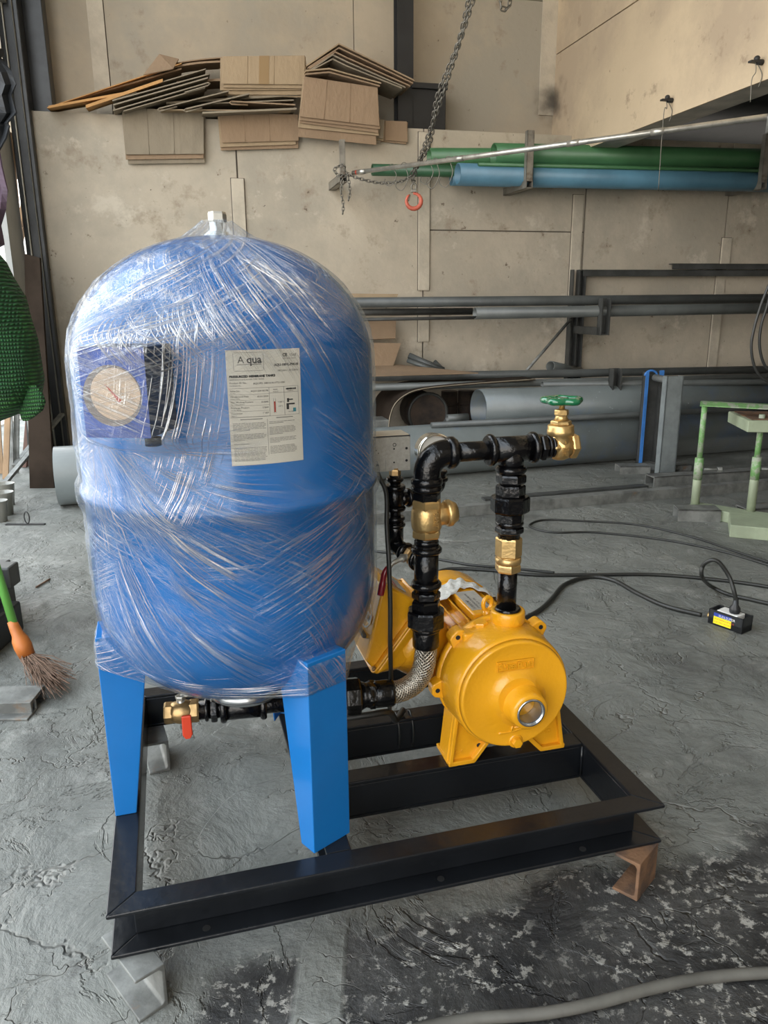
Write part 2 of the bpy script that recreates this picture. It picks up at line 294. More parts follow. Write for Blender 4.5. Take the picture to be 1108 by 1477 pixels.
    for rot, a, b_, wdt, ms, lo, hi, seed in ((32, 3.0, 150, 0.040, 6, 0.48, 0.62, 0), (-24, 3.5, 160, 0.038, 5, 0.49, 0.62, 7), (58, 3.5, 190, 0.040, 6, 0.52, 0.64, 13)):
        r_ = ridge(NZ(MAP(rot, a, b_, (seed, seed * 2, 0)), 1.0, 2, 0.08), wdt)
        ms_ = MR(NZ(MAP(rot, 0.7 * ms, ms, (seed * 3, 5, 0)), 1.0, 2), lo, hi)
        lines.append(MA('MULTIPLY', r_, ms_))
    tot = lines[0]
    for x in lines[1:]: tot = MA('MAXIMUM', tot, x)
    tot = MA('MULTIPLY', tot, MA('ADD', 0.38, MA('MULTIPLY', cru, 0.75)))
    for x in (fan, arcs, low): tot = MA('MAXIMUM', tot, x)
    hz = NZ(MAP(18, 10, 30), 1.0, 6, 1.0, 0.68)
    haze = MR(hz, 0.46, 0.72)
    lay = MA('MULTIPLY', MA('MULTIPLY', cru, cru), haze)
    fac = MA('MINIMUM', MA('ADD', MA('ADD', MA('MULTIPLY', tot, 0.62), MA('MULTIPLY', lay, 0.48)), 0.015), 0.85)
    h = MA('ADD', MA('MULTIPLY', tot, 0.9), MA('MULTIPLY', hz, MA('ADD', 0.35, MA('MULTIPLY', cru, 2.8))))
    bp = n.new('ShaderNodeBump'); bp.inputs['Strength'].default_value = 0.8; bp.inputs['Distance'].default_value = 0.008
    l.new(h, bp.inputs['Height'])
    gl = n.new('ShaderNodeBsdfGlossy'); gl.inputs['Roughness'].default_value = 0.13; gl.inputs['Color'].default_value = (1, 1, 0.98, 1); l.new(bp.outputs[0], gl.inputs['Normal'])
    df = n.new('ShaderNodeBsdfDiffuse'); df.inputs['Color'].default_value = (0.90, 0.91, 0.90, 1); l.new(bp.outputs[0], df.inputs['Normal'])
    tr = n.new('ShaderNodeBsdfTransparent'); tr.inputs['Color'].default_value = (0.97, 0.98, 0.98, 1)
    a1 = n.new('ShaderNodeMixShader'); a1.inputs[0].default_value = 0.5; l.new(df.outputs[0], a1.inputs[1]); l.new(gl.outputs[0], a1.inputs[2])
    a2 = n.new('ShaderNodeMixShader'); l.new(fac, a2.inputs[0]); l.new(tr.outputs[0], a2.inputs[1]); l.new(a1.outputs[0], a2.inputs[2])
    fr = n.new('ShaderNodeFresnel'); fr.inputs['IOR'].default_value = 1.35; l.new(bp.outputs[0], fr.inputs['Normal'])
    a3 = n.new('ShaderNodeMixShader'); l.new(MA('MINIMUM', MA('MULTIPLY', fr.outputs[0], 0.6), 0.4), a3.inputs[0]); l.new(a2.outputs[0], a3.inputs[1]); l.new(gl.outputs[0], a3.inputs[2])
    l.new(a3.outputs[0], out.inputs['Surface'])
    return m
M['wrap'] = wrap_material()

def net_material():
    m = M['net']; n, l = m.node_tree.nodes, m.node_tree.links; b = n['Principled BSDF']; tc = n.new('ShaderNodeTexCoord')
    hs = []
    for d_, sc in (('Z', 26), ('X', 45)):
        w_ = n.new('ShaderNodeTexWave'); w_.bands_direction = d_; w_.inputs['Scale'].default_value = sc; w_.inputs['Distortion'].default_value = 2.5; w_.inputs['Detail'].default_value = 1; w_.inputs['Detail Scale'].default_value = 0.6; l.new(tc.outputs['Object'], w_.inputs['Vector']); hs.append(w_.outputs['Fac'])
    a = n.new('ShaderNodeMath'); a.operation = 'MULTIPLY'; l.new(hs[0], a.inputs[0]); l.new(hs[1], a.inputs[1])
    a2 = n.new('ShaderNodeMath'); a2.operation = 'MULTIPLY_ADD'; l.new(hs[0], a2.inputs[0]); a2.inputs[1].default_value = 0.5; l.new(a.outputs[0], a2.inputs[2])
    bp = n.new('ShaderNodeBump'); bp.inputs['Strength'].default_value = 0.9; bp.inputs['Distance'].default_value = 0.006; l.new(a2.outputs[0], bp.inputs['Height']); l.new(bp.outputs[0], b.inputs['Normal'])
    x = n.new('ShaderNodeMix'); x.data_type = 'RGBA'; x.inputs['A'].default_value = (0.008, 0.035, 0.012, 1)
    src = b.inputs['Base Color'].links[0].from_socket; l.new(src, x.inputs['B']); l.new(a2.outputs[0], x.inputs['Factor']); l.new(x.outputs['Result'], b.inputs['Base Color'])
net_material()
def soot(mname, centre, rad):                                        # a black hand-rubbed smudge on the plaster round one spot
    m = M[mname]; n, l = m.node_tree.nodes, m.node_tree.links; b = n['Principled BSDF']
    g = n.new('ShaderNodeNewGeometry'); d = n.new('ShaderNodeVectorMath'); d.operation = 'DISTANCE'; d.inputs[1].default_value = centre; l.new(g.outputs['Position'], d.inputs[0])
    t = n.new('ShaderNodeTexNoise'); t.inputs['Scale'].default_value = 9; t.inputs['Detail'].default_value = 5; l.new(g.outputs['Position'], t.inputs['Vector'])
    a = n.new('ShaderNodeMath'); a.operation = 'MULTIPLY_ADD'; l.new(t.outputs['Fac'], a.inputs[0]); a.inputs[1].default_value = rad * 1.6; l.new(d.outputs['Value'], a.inputs[2])
    r = n.new('ShaderNodeMapRange'); r.interpolation_type = 'SMOOTHSTEP'; r.inputs[1].default_value = rad * 0.75; r.inputs[2].default_value = rad * 1.9; r.inputs[3].default_value = 0.85; r.inputs[4].default_value = 0; l.new(a.outputs[0], r.inputs[0])
    x = n.new('ShaderNodeMix'); x.data_type = 'RGBA'; x.inputs['B'].default_value = (0.05, 0.042, 0.034, 1); l.new(b.inputs['Base Color'].links[0].from_socket, x.inputs['A']); l.new(r.outputs[0], x.inputs['Factor']); l.new(x.outputs['Result'], b.inputs['Base Color'])
for q_ in ('plaster_up', 'side_plaster', 'joint'): soot(q_, wp(797, 148, -0.28), 0.16)
# ------------------------------------------------------------------ mesh helpers
WM = {}
class MB:
    def __init__(s): s.v = []; s.f = []; s.smooth = []
    def add(s, vs, fs, sm=False):
        k = len(s.v); s.v += [Vector(v) for v in vs]; s.f += [[i + k for i in f] for f in fs]; s.smooth += [sm] * len(fs); return s
    def box(s, lo, hi, mx=None):
        x0, y0, z0 = lo; x1, y1, z1 = hi
        vs = [Vector(p) for p in ((x0, y0, z0), (x1, y0, z0), (x1, y1, z0), (x0, y1, z0), (x0, y0, z1), (x1, y0, z1), (x1, y1, z1), (x0, y1, z1))]
        if mx: vs = [mx @ v for v in vs]
        return s.add(vs, [(0, 3, 2, 1), (4, 5, 6, 7), (0, 1, 5, 4), (1, 2, 6, 5), (2, 3, 7, 6), (3, 0, 4, 7)])
    def prism(s, poly, z0, z1, mx=None):                              # polygon in xy raised along z
        n = len(poly); vs = [Vector((x, y, z0)) for x, y in poly] + [Vector((x, y, z1)) for x, y in poly]
        if mx: vs = [mx @ v for v in vs]
        return s.add(vs, [list(range(n))[::-1], list(range(n, 2 * n))] + [(i, (i + 1) % n, n + (i + 1) % n, n + i) for i in range(n)])
    def lathe(s, prof, mx=None, seg=32, sm=True, a0=0.0, cap=True):   # profile of (radius, height) about z
        vs = []; fs = []
        for r, z in prof:
            for i in range(seg):
                a = 2 * math.pi * (i + a0) / seg; vs.append(Vector((r * math.cos(a), r * math.sin(a), z)))
        for j in range(len(prof) - 1):
            for i in range(seg):
                k = (i + 1) % seg; fs.append((j * seg + i, j * seg + k, (j + 1) * seg + k, (j + 1) * seg + i))
        if mx: vs = [mx @ v for v in vs]
        s.add(vs, fs, sm)
        if cap:
            k = len(s.v) - len(vs); n = len(prof)
            if prof[0][0] > 1e-6: s.f.append([k + i for i in range(seg)][::-1]); s.smooth.append(False)
            if prof[-1][0] > 1e-6: s.f.append([k + (n - 1) * seg + i for i in range(seg)]); s.smooth.append(False)
        return s
    def cyl(s, p0, p1, r, r1=None, seg=24, sm=True, a0=0.0): 
        p0 = Vector(p0); p1 = Vector(p1); d = p1 - p0
        return s.lathe([(r, 0), (r if r1 is None else r1, d.length)], axis(p0, d), seg, sm, a0)
    def hex(s, p0, p1, r, seg=6, a0=0.0):
        p0 = Vector(p0); p1 = Vector(p1); d = p1 - p0; L = d.length; c = min(0.003, L * 0.2)
        return s.lathe([(r * 0.93, 0), (r, c), (r, L - c), (r * 0.93, L)], axis(p0, d), seg, False, a0)
    def ring(s, p0, p1, r, seg=28):                                   # rounded collar
        p0 = Vector(p0); p1 = Vector(p1); d = p1 - p0; L = d.length; c = L * 0.3
        return s.lathe([(r - c * 0.8, 0), (r, c), (r, L - c), (r - c * 0.8, L)], axis(p0, d), seg, True)
    def tube(s, pts, r, seg=8, closed=False, caps=True):
        pts = [Vector(p) for p in pts]; n = len(pts); vs = []; fs = []; up = None
        for i, p in enumerate(pts):
            t = (pts[(i + 1) % n] - pts[i - 1]) if closed else (pts[min(i + 1, n - 1)] - pts[max(i - 1, 0)])
            t = t.normalized() if t.length > 1e-9 else Vector((0, 0, 1))
            if up is None: up = t.orthogonal().normalized()
            up = (up - t * up.dot(t)); up = up.normalized() if up.length > 1e-6 else t.orthogonal().normalized()
            sd = t.cross(up); rr = r[i] if isinstance(r, (list, tuple)) else r
            for k in range(seg):
                a = 2 * math.pi * k / seg; vs.append(p + up * (rr * math.cos(a)) + sd * (rr * math.sin(a)))
        for i in range(n if closed else n - 1):
            j = (i + 1) % n
            for k in range(seg):
                q = (k + 1) % seg; fs.append((i * seg + k, i * seg + q, j * seg + q, j * seg + k))
        s.add(vs, fs, True)
        if caps and not closed:
            k0 = len(s.v) - len(vs); s.f.append([k0 + k for k in range(seg)][::-1]); s.smooth.append(False)
            s.f.append([k0 + (n - 1) * seg + k for k in range(seg)]); s.smooth.append(False)
        return s
    def pipe(s, p0, p1, ro, ri, seg=32):                              # hollow pipe
        p0 = Vector(p0); p1 = Vector(p1); d = p1 - p0; L = d.length; vs = []; mx = axis(p0, d)
        prof = [(ri, 0), (ro, 0), (ro, L), (ri, L)]
        for r, z in prof:
            for i in range(seg):
                a = 2 * math.pi * i / seg; vs.append(mx @ Vector((r * math.cos(a), r * math.sin(a), z)))
        fs = [(j * seg + i, j * seg + (i + 1) % seg, ((j + 1) % 4) * seg + (i + 1) % seg, ((j + 1) % 4) * seg + i) for j in range(4) for i in range(seg)]
        k = len(s.f); s.add(vs, fs, True); return s
    def ball(s, c, r, seg=16, sq=(1, 1, 1)):
        n = seg // 2; prof = [(max(r * math.sin(math.pi * i / n), 1e-5), -r * math.cos(math.pi * i / n)) for i in range(n + 1)]
        return s.lathe(prof, Matrix.Translation(c) @ Matrix.Diagonal((*sq, 1)), seg, cap=False)
def axis(p0, d):
    q = Vector(d).to_track_quat('Z', 'Y'); return Matrix.Translation(p0) @ q.to_matrix().to_4x4()
def smooth_path(pts, n=8):
    pts = [Vector(p) for p in pts]; out = []
    for i in range(len(pts) - 1):
        a = pts[max(i - 1, 0)]; b = pts[i]; c = pts[i + 1]; d = pts[min(i + 2, len(pts) - 1)]
        for k in range(n):
            t = k / n; out.append(0.5 * ((2 * b) + (c - a) * t + (2 * a - 5 * b + 4 * c - d) * t * t + (3 * b - a - 3 * c + d) * t ** 3))
    return out + [pts[-1]]
def build(name, mb, material, parent=None, space=ID, bevel=0.0, label=None, origin=None, kind=None, bseg=2, angle=35):
    vs = [space @ v for v in mb.v]
    if parent is None:
        if origin is None:
            lo = [min(v[i] for v in vs) for i in range(3)]; hi = [max(v[i] for v in vs) for i in range(3)]
            origin = Vector(((lo[0] + hi[0]) / 2, (lo[1] + hi[1]) / 2, lo[2]))
        loc = Matrix.Translation(origin); inv = loc.inverted()
    else:
        inv = WM[parent].inverted(); loc = WM[parent]
    me = bpy.data.meshes.new(name); me.from_pydata([inv @ v for v in vs], [], mb.f)
    me.polygons.foreach_set('use_smooth', mb.smooth)
    if isinstance(material, str): material = M[material]
    me.materials.append(material); me.update()
    if bevel or any(mb.smooth):
        bm = bmesh.new(); bm.from_mesh(me); bmesh.ops.recalc_face_normals(bm, faces=bm.faces); bm.to_mesh(me); bm.free()
    o = bpy.data.objects.new(name, me); C.objects.link(o)
    if parent is None: o.matrix_world = loc; WM[o] = loc
    else: o.parent = parent; WM[o] = loc
    if bevel:
        b = o.modifiers.new('edge_round', 'BEVEL'); b.width = bevel; b.segments = bseg; b.limit_method = 'ANGLE'; b.angle_limit = R(angle)
    if label: o['label'] = label
    if kind: o['kind'] = kind
    return o
def tag(o, label, cat, group=None):
    o['label'] = label; o['category'] = cat
    if group: o['group'] = group
    return o
def thing(name, label, cat, loc, space=ID, group=None, rotz=0.0):
    o = bpy.data.objects.new(name, None); C.objects.link(o); o.empty_display_size = 0.05
    mx = space @ Matrix.Translation(loc) @ Matrix.Rotation(rotz, 4, 'Z'); o.matrix_world = mx; WM[o] = mx
    return tag(o, label, cat, group)
def inst(src, parent, mx, name=None):                                 # copy of a part, mesh data shared; mx is world placement of its own frame
    o = src.copy(); C.objects.link(o); o.parent = parent; ml = WM[parent].inverted() @ mx; o.matrix_local = ml; WM[o] = mx
    return o
def text(name, body, size, mx, material, parent, extrude=0.0, align='LEFT', space=ID, bend=None, sx=1.0, label=None, bold=0.0, spacing=1.0):
    cu = bpy.data.curves.new('t', 'FONT'); cu.body = body; cu.size = size; cu.extrude = extrude; cu.align_x = align; cu.offset = bold; cu.resolution_u = 2; cu.space_character = spacing
    to = bpy.data.objects.new('t', cu); me = bpy.data.meshes.new_from_object(to)
    mb = MB(); vs = []
    for v in me.vertices:
        p = Vector((v.co.x * sx, v.co.y, v.co.z)); vs.append(bend(p) if bend else mx @ p)
    mb.add(vs, [list(p.vertices) for p in me.polygons]); bpy.data.objects.remove(to); bpy.data.curves.remove(cu); bpy.data.meshes.remove(me)
    return build(name, mb, material, parent, space, label=label)
def struct(name, mb, material, space=ID, bevel=0.0, origin=None):
    return build(name, mb, material, None, space, bevel=bevel, kind='structure', origin=origin)

# ------------------------------------------------------------------ the room
LED = 2.02                                                            # top of the thick lower wall
SL = -0.742                                                           # where it ends at the door post
floor_mb = MB().add([(-9, -5, 0), (9, -5, 0), (9, 9, 0), (-9, 9, 0)], [(0, 1, 2, 3)])
floor = struct('floor', floor_mb, 'floor', origin=Vector((0, 0, 0)))
# lower wall: backing with a row of panels, mortar strips over the joints
def WB(s0, s1, d0, d1, z0, z1): return MB().box((s0, -max(d0, d1), z0), (s1, -min(d0, d1), z1))
wall_back = struct('wall_back', WB(SL, 9.0, -0.32, -0.012, 0, LED), 'dark_joint', WALL)
joints = [SL, 0.37, 1.535, 2.675, 3.78, 4.9, 6.0, 7.1, 8.2, 9.0]
for i in range(len(joints) - 1):
    a, b = joints[i] + (0.0 if i == 0 else 0.005), joints[i + 1] - 0.005
    zs = [0, LED] if i != 2 else [0, 1.425, LED]
    for z0, z1 in zip(zs[:-1], zs[1:]):
        build('wall_panel', WB(a, b, 0.0, -0.012 if z0 or z1 < LED else -0.012, z0 + (0.004 if z0 else 0), z1 - (0.004 if z1 < LED else 0)), 'plaster', wall_back, WALL)
for s, z0, z1 in ((0.37, 0, 1.70), (1.54, 1.05, 2.0), (1.54, 0.72, 0.98), (2.62, 0.95, 1.66), (3.78, 0, 1.18), (3.80, 1.22, 1.40)):
    build('joint_strip', WB(s - 0.04, s + 0.035, -0.002, 0.014, z0, z1), 'joint', wall_back, WALL, bevel=0.003)
    build('strip_gap', WB(s - 0.045, s + 0.040, -0.002, 0.002, z0, z1 + 0.004), 'dark_joint', wall_back, WALL)
wall_upper = struct('wall_upper', WB(-2.2, 2.6, -0.42, -0.312, LED - 0.3, 4.6), 'dark_joint', WALL)
for s0, s1, z0, z1 in ((-2.2, -0.33, 1.9, 4.6), (-0.325, 1.16, 1.9, 4.6), (1.165, 2.56, 1.9, 2.88), (1.165, 2.56, 2.885, 4.6)):
    build('wall_panel', WB(s0, s1, -0.315, -0.30, z0, z1), 'plaster_up', wall_upper, WALL)
build('joint_strip', WB(2.44, 2.56, -0.30, -0.29, 2.2, 4.6), 'joint', wall_upper, WALL)
build('joint_strip', WB(-0.42, -0.33, -0.30, -0.29, 2.0, 4.6), 'joint', wall_upper, WALL)
# side wall over the opening of the next bay, coming towards the room, with its grey soffit
SLT = 2.56
rq = ray(1108, 118); nrm = E1; k = (nrm.dot(P0) + SLT - nrm.dot(CAMP)) / nrm.dot(rq); pl = CAMP + rq * k
rq2 = ray(930, 181); k2 = (nrm.dot(P0) + SLT - nrm.dot(CAMP)) / nrm.dot(rq2); pl2 = CAMP + rq2 * k2
ZL = (pl.z + pl2.z) / 2
lint = WB(SLT, SLT + 0.17, -0.30, 6.5, ZL, 4.6)
wall_side = struct('wall_side', lint, 'soffit', WALL)
build('wall_panel', WB(SLT - 0.012, SLT, -0.30, 6.5, ZL, ZL + 0.66), 'side_plaster', wall_side, WALL)
build('wall_panel', WB(SLT - 0.012, SLT, -0.30, 6.5, ZL + 0.668, 4.6), 'side_plaster', wall_side, WALL)
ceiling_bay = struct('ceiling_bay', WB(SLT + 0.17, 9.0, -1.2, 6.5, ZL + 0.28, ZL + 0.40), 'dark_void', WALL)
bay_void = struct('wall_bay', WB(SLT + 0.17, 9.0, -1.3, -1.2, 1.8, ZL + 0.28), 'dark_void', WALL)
wall_far = struct('wall_right', WB(9.0, 9.1, -1.3, 6.5, 0, ZL + 0.28), 'plaster_up', WALL)
ceiling_light_block = struct('ceiling_light_block', WB(SL - 0.25, SLT + 0.17, -0.42, 8.6, 4.6, 4.7), 'ceil', WALL)  # out of view, added to limit the light from above
struct('ceiling_side', WB(SLT + 0.17, 9.0, 6.5, 8.6, 4.6, 4.7), 'ceil', WALL)
struct('wall_light_block', WB(-0.1, 9.0, 8.5, 8.6, 0, 4.7), 'plaster_up', WALL)  # unseen wall and lintel behind the camera, added to cut frontal light
struct('wall_light_block_lintel', WB(SL - 0.2, -0.1, 8.5, 8.6, 3.9, 4.7), 'plaster_up', WALL)
struct('wall_right_front', WB(9.0, 9.1, 6.5, 8.6, 0, 4.7), 'plaster_up', WALL)
# black column and bracket plate standing on the ledge
pc0 = wp(568, 60, -0.2); pc1 = wp(592, 60, -0.2)
tag(build('steel_column', MB().box((ws(pc0), 0.10, LED), (ws(pc0) + 0.10, 0.11, 4.6)).box((ws(pc0), 0.19, LED), (ws(pc0) + 0.10, 0.20, 4.6)).box((ws(pc0) + 0.045, 0.11, LED), (ws(pc0) + 0.055, 0.19, 4.6)), 'black_steel', None, WALL),
    'tall black steel column rising behind the cardboard on the wall ledge', 'column')
qa = wp(592, 120, -0.1); qb = wp(643, 185, -0.1)
t = thing('junction_cabinet', 'black metal cabinet on the ledge beside the black steel column', 'cabinet', WALL @ Vector((ws(qa) + 0.1, 0.15, LED)))
build('cabinet_body', MB().box((ws(qa) + 0.01, 0.10, LED), (ws(qb), 0.28, qa.z)), 'black_steel', t, WALL, bevel=0.006)
build('cabinet_lid', MB().box((ws(qa) + 0.005, 0.08, qa.z - 0.03), (ws(qb) + 0.005, 0.10, qa.z + 0.004)), 'black_steel', t, WALL, bevel=0.004)

# door post with its bright rails at the wall's end
t = thing('door_post', 'dark steel door post with two bright rails at the end of the pale wall', 'post', wall(SL - 0.09, 0.1, 0))
build('post_body', WB(SL - 0.105, SL - 0.001, -0.10, 0.06, 0, 4.6), 'jamb', t, WALL, bevel=0.004)
build('rail', WB(SL - 0.080, SL - 0.071, 0.06, 0.085, 0, 4.6), 'rail', t, WALL, bevel=0.003)
build('rail', WB(SL - 0.030, SL - 0.023, 0.06, 0.08, 0, 4.6), 'jamb_rail', t, WALL, bevel=0.003)
build('post_cap', WB(SL - 0.15, SL - 0.05, 0.04, 0.13, 2.52, 2.66), 'sheet', t, WALL, bevel=0.004)
tag(build('corner_column', WB(SL - 0.02, SL + 0.10, -0.28, -0.12, LED, 4.6), 'jamb', None, WALL, bevel=0.004), 'dark column on the ledge beside the door post', 'column')
# left side wall: a grey sheet by the post, then openings between posts to the yard
LW = SL - 0.12
wall_left = struct('wall_left', WB(LW - 0.03, LW, 0.02, 0.42, 0.0, 4.6), 'sheet', WALL)
struct('trim_1', WB(LW - 0.12, LW, 3.9, 4.05, 0, 4.6), 'jamb', WALL)
struct('wall_left_lintel', WB(LW - 0.06, LW, 0.42, 8.5, 3.9, 4.6), 'sheet', WALL)

# the yard outside
struct('yard_ground', MB().box((-30, -6, -0.06), (-3.2, 30, 0.012)), 'ground_out')
t = thing('boundary_wall', 'white boundary wall out in the yard', 'wall', (-8.5, 12, 0))
for k in range(7):
    build('wall_panel', MB().box((-12 + k * 2.0, 15.0, 0), (-10.03 + k * 2.0, 15.2, 2.6)), 'outdoor_white', t)
rb = random.Random(5)
for bx, by, br in ((-5.2, 9.6, 0.5), (-6.6, 11.5, 0.8), (-4.3, 9.9, 0.35)):
    mb = MB()
    for k in range(260):
        a, e_, q = rb.uniform(0, 6.28), rb.uniform(-0.3, 1.4), br * rb.uniform(0.5, 1)
        c = Vector((bx + q * math.cos(a) * math.cos(e_), by + q * math.sin(a) * math.cos(e_), 0.45 + q * 1.1 * math.sin(e_)))
        u = Vector((rb.gauss(0, 1), rb.gauss(0, 1), rb.gauss(0, 1))).normalized() * 0.07; v = u.orthogonal().normalized() * 0.035
        mb.add([c - u, c + v, c + u, c - v], [(0, 1, 2, 3)])
    for k in range(5): mb.tube([(bx, by, 0), (bx + rb.uniform(-.3, .3) * br, by + rb.uniform(-.3, .3) * br, 0.8)], 0.012, 4)
    o = build('shrub', mb, 'leaf', None); o['kind'] = 'stuff'
    tag(o, 'bright green shrub growing in the yard', 'shrub', 'shrubs in the yard')

def py_(px, py, Y):                                                   # point at world depth Y
    r = ray(px, py); return CAMP + r * (Y / r.y)
def straight(name, label, cat, p0, p1, r, material, group=None, hollow=0.0, ext=0.0, seg=28):
    d = (p1 - p0).normalized(); p1 = p1 + d * ext
    mb = MB()
    if hollow: mb.pipe(p0, p1, r, r * hollow, seg)
    else: mb.cyl(p0, p1, r, seg=seg)
    o = build(name, mb, material, None, origin=p0.lerp(p1, 0.5) - Vector((0, 0, r)))
    return tag(o, label, cat, group)

# ------------------------------------------------------------------ upper rack: brackets and long plastic pipes
def bracket(label, s, zarm, L, ztop, group, post=0.022):
    t = thing('pipe_bracket', label, 'bracket', wall(s, 0, zarm - 0.02), rotz=TH, group=group)
    a = MB(); w_ = 0.022                                              # square tube arm with an open dark end
    a.box((s - w_, -L, zarm - w_), (s + w_, 0, zarm - w_ + 0.004)).box((s - w_, -L, zarm + w_ - 0.004), (s + w_, 0, zarm + w_))
    a.box((s - w_, -L, zarm - w_), (s - w_ + 0.004, 0, zarm + w_)).box((s + w_ - 0.004, -L, zarm - w_), (s + w_, 0, zarm + w_))
    build('arm', a, 'rack_steel', t, WALL)
    build('upright', MB().box((s - post, -L + 0.003, zarm + w_), (s + post, -L + 0.006, ztop)).box((s - post, -L + 0.003, zarm + w_), (s - post + 0.004, -L + 0.04, ztop)).box((s + post - 0.004, -L + 0.003, zarm + w_), (s + post, -L + 0.04, ztop)), 'rack_steel', t, WALL)
    return t
G1 = 'wall brackets carrying the green and blue pipes'
bracket('steel wall bracket beneath the middle of the blue pipe', 2.10, 1.665, 0.36, wp(757, 187, 0.36).z, G1)
bracket('steel wall bracket near the elbow end of the galvanised pipe', 3.77, 1.70, 0.36, wp(1101, 192, 0.36).z, G1)
bracket('steel wall bracket below the cardboard with a chain wound on it', 0.945, 1.67, 0.36, wp(497, 201, 0.36).z, G1, 0.014)
UPP = 'plastic pipes on the upper wall rack'
straight('plastic_pipe', 'thick blue plastic pipe, front one on the upper wall rack', 'pipe', wp(660, 251, 0.26), wp(1090, 262, 0.26), 0.062, 'pipe_blue', UPP, 0.92, 1.2)
straight('plastic_pipe', 'blue plastic pipe mostly hidden below and behind the front blue one', 'pipe', wp(651, 258, 0.12), wp(1090, 268, 0.12), 0.040, 'pipe_blue', UPP, 0.9, 1.2)
straight('plastic_pipe', 'thick green plastic pipe with a pale end lying above the blue ones', 'pipe', wp(712, 222, 0.22), wp(1090, 229, 0.22), 0.062, 'pipe_green', UPP, 0.9, 1.2)
straight('plastic_pipe', 'green plastic pipe starting beside the hoist chain and running behind', 'pipe', wp(619, 226, 0.09), wp(1090, 226, 0.09), 0.050, 'pipe_green', UPP, 0.9, 1.2)
straight('plastic_pipe', 'dark green open-ended pipe, lowest and longest of the green ones', 'pipe', wp(537, 245, 0.14), wp(900, 252, 0.14), 0.034, 'pipe_dgreen', UPP, 0.86)
straight('plastic_pipe', 'slim green pipe lying in the gap between green and blue pipes', 'pipe', wp(690, 237, 0.31), wp(1090, 246, 0.31), 0.011, 'pipe_green', UPP, 0, 1.0)
# sleeve at the end of the blue pipe, galvanised pipe, wire hooks
a_, b_ = wp(509, 249.5, 0.33), wp(1107, 168.5, 2.1)
t = thing('galvanised_pipe', 'long thin galvanised pipe sloping up from the chained bracket', 'pipe', a_)
build('pipe_run', MB().cyl(a_, b_, 0.0125, seg=16), 'galv', t)
for u in (0.03, 0.33, 0.62, 0.80): c = a_.lerp(b_, u); d = (b_ - a_).normalized(); build('coupling', MB().cyl(c - d * 0.03, c + d * 0.03, 0.0145, seg=16), 'galv', t)
build('elbow_end', MB().tube([b_ - (b_ - a_).normalized() * 0.02, b_, b_ + Vector((0.012, 0, -0.012)), b_ + Vector((0.012, 0, -0.06))], 0.012, 10), 'dusty_steel', t)
build('paint_band', MB().cyl(a_.lerp(b_, 0.012), a_.lerp(b_, 0.022), 0.0131, seg=16), 'orange_red', t)
rh = random.Random(3)
hooklab = dict(zip((566, 583, 619, 628, 647), ('bent wire hook on the galvanised pipe nearest the chained bracket', 'wire hook on the galvanised pipe just before the red hook', 'wire hook on the galvanised pipe right after the hoist chain', 'wire hook tangled beside the one next to the hoist chain', 'wire hook on the galvanised pipe where the blue pipe begins')))
for px in (566, 583, 619, 628, 647):
    u = (px - 509) / (1107 - 509); lo, hi = 0, 1
    for _ in range(30):
        u = (lo + hi) / 2; c = a_.lerp(b_, u); v = c - CAMP; x = 554 + F * v.dot(RGT) / v.dot(FWD)
        if x < px: lo = u
        else: hi = u
    L = rh.uniform(0.07, 0.17); q = []
    for k in range(13):
        a = math.pi * 1.3 * k / 12; q.append(c + Vector((-0.016 * math.cos(a) , 0, 0.016 * math.sin(a) + 0.002)))
    q += smooth_path([q[-1], c + Vector((0.022, -0.01, -L * 0.5)), c + Vector((-0.01, 0, -L)), c + Vector((-0.045, 0.01, -L * 0.85)), c + Vector((-0.04, 0.0, -L * 0.62))], 5)[1:]
    tag(build('wire_hook', MB().tube(q, 0.0022, 5), 'chain', None), hooklab[px], 'hook', 'wire hooks on the galvanised pipe')
# insulators with a hanging wire, on the plaster of the side wall
for (ix, iy, dd, lab, zz) in ((970, 145, 0.9, 'small dark wall anchor with a thin wire hanging to the blue pipe', 0.44), (1100, 90, 2.2, 'larger dark wall anchor with short wires above the soffit edge', 0.16)):
    r = ray(ix, iy); kk = (E1.dot(P0) + SLT - 0.014 - E1.dot(CAMP)) / E1.dot(r); c = CAMP + r * kk
    t = thing('wall_anchor', lab, 'anchor', c)
    build('anchor_body', MB().cyl(c, c - E1 * 0.03, 0.012, seg=10).ball(c - E1 * 0.03 + Vector((0, 0, 0.012)), 0.014, 10), 'black_steel', t)
    build('anchor_plate', MB().box((-0.035, -0.012, -0.004), (0.03, 0.012, 0.004), Matrix.Translation(c - E1 * 0.03) @ Matrix.Rotation(TH, 4, 'Z')), 'black_steel', t)
    build('wire', MB().tube(smooth_path([c - E1 * 0.035, c - E1 * 0.04 + Vector((0.01, 0, -0.04)), c - E1 * 0.035 + Vector((-0.008, 0, -0.07)), c - E1 * 0.04 + Vector((0, 0, -zz))], 6), 0.0022, 5), 'chain', t)
    build('wire', MB().tube(smooth_path([c - E1 * 0.03, c - E1 * 0.03 + Vector((0.03, 0, -0.05)), c - E1 * 0.03 + Vector((0.02, 0, -0.10))], 6), 0.0022, 5), 'chain', t)

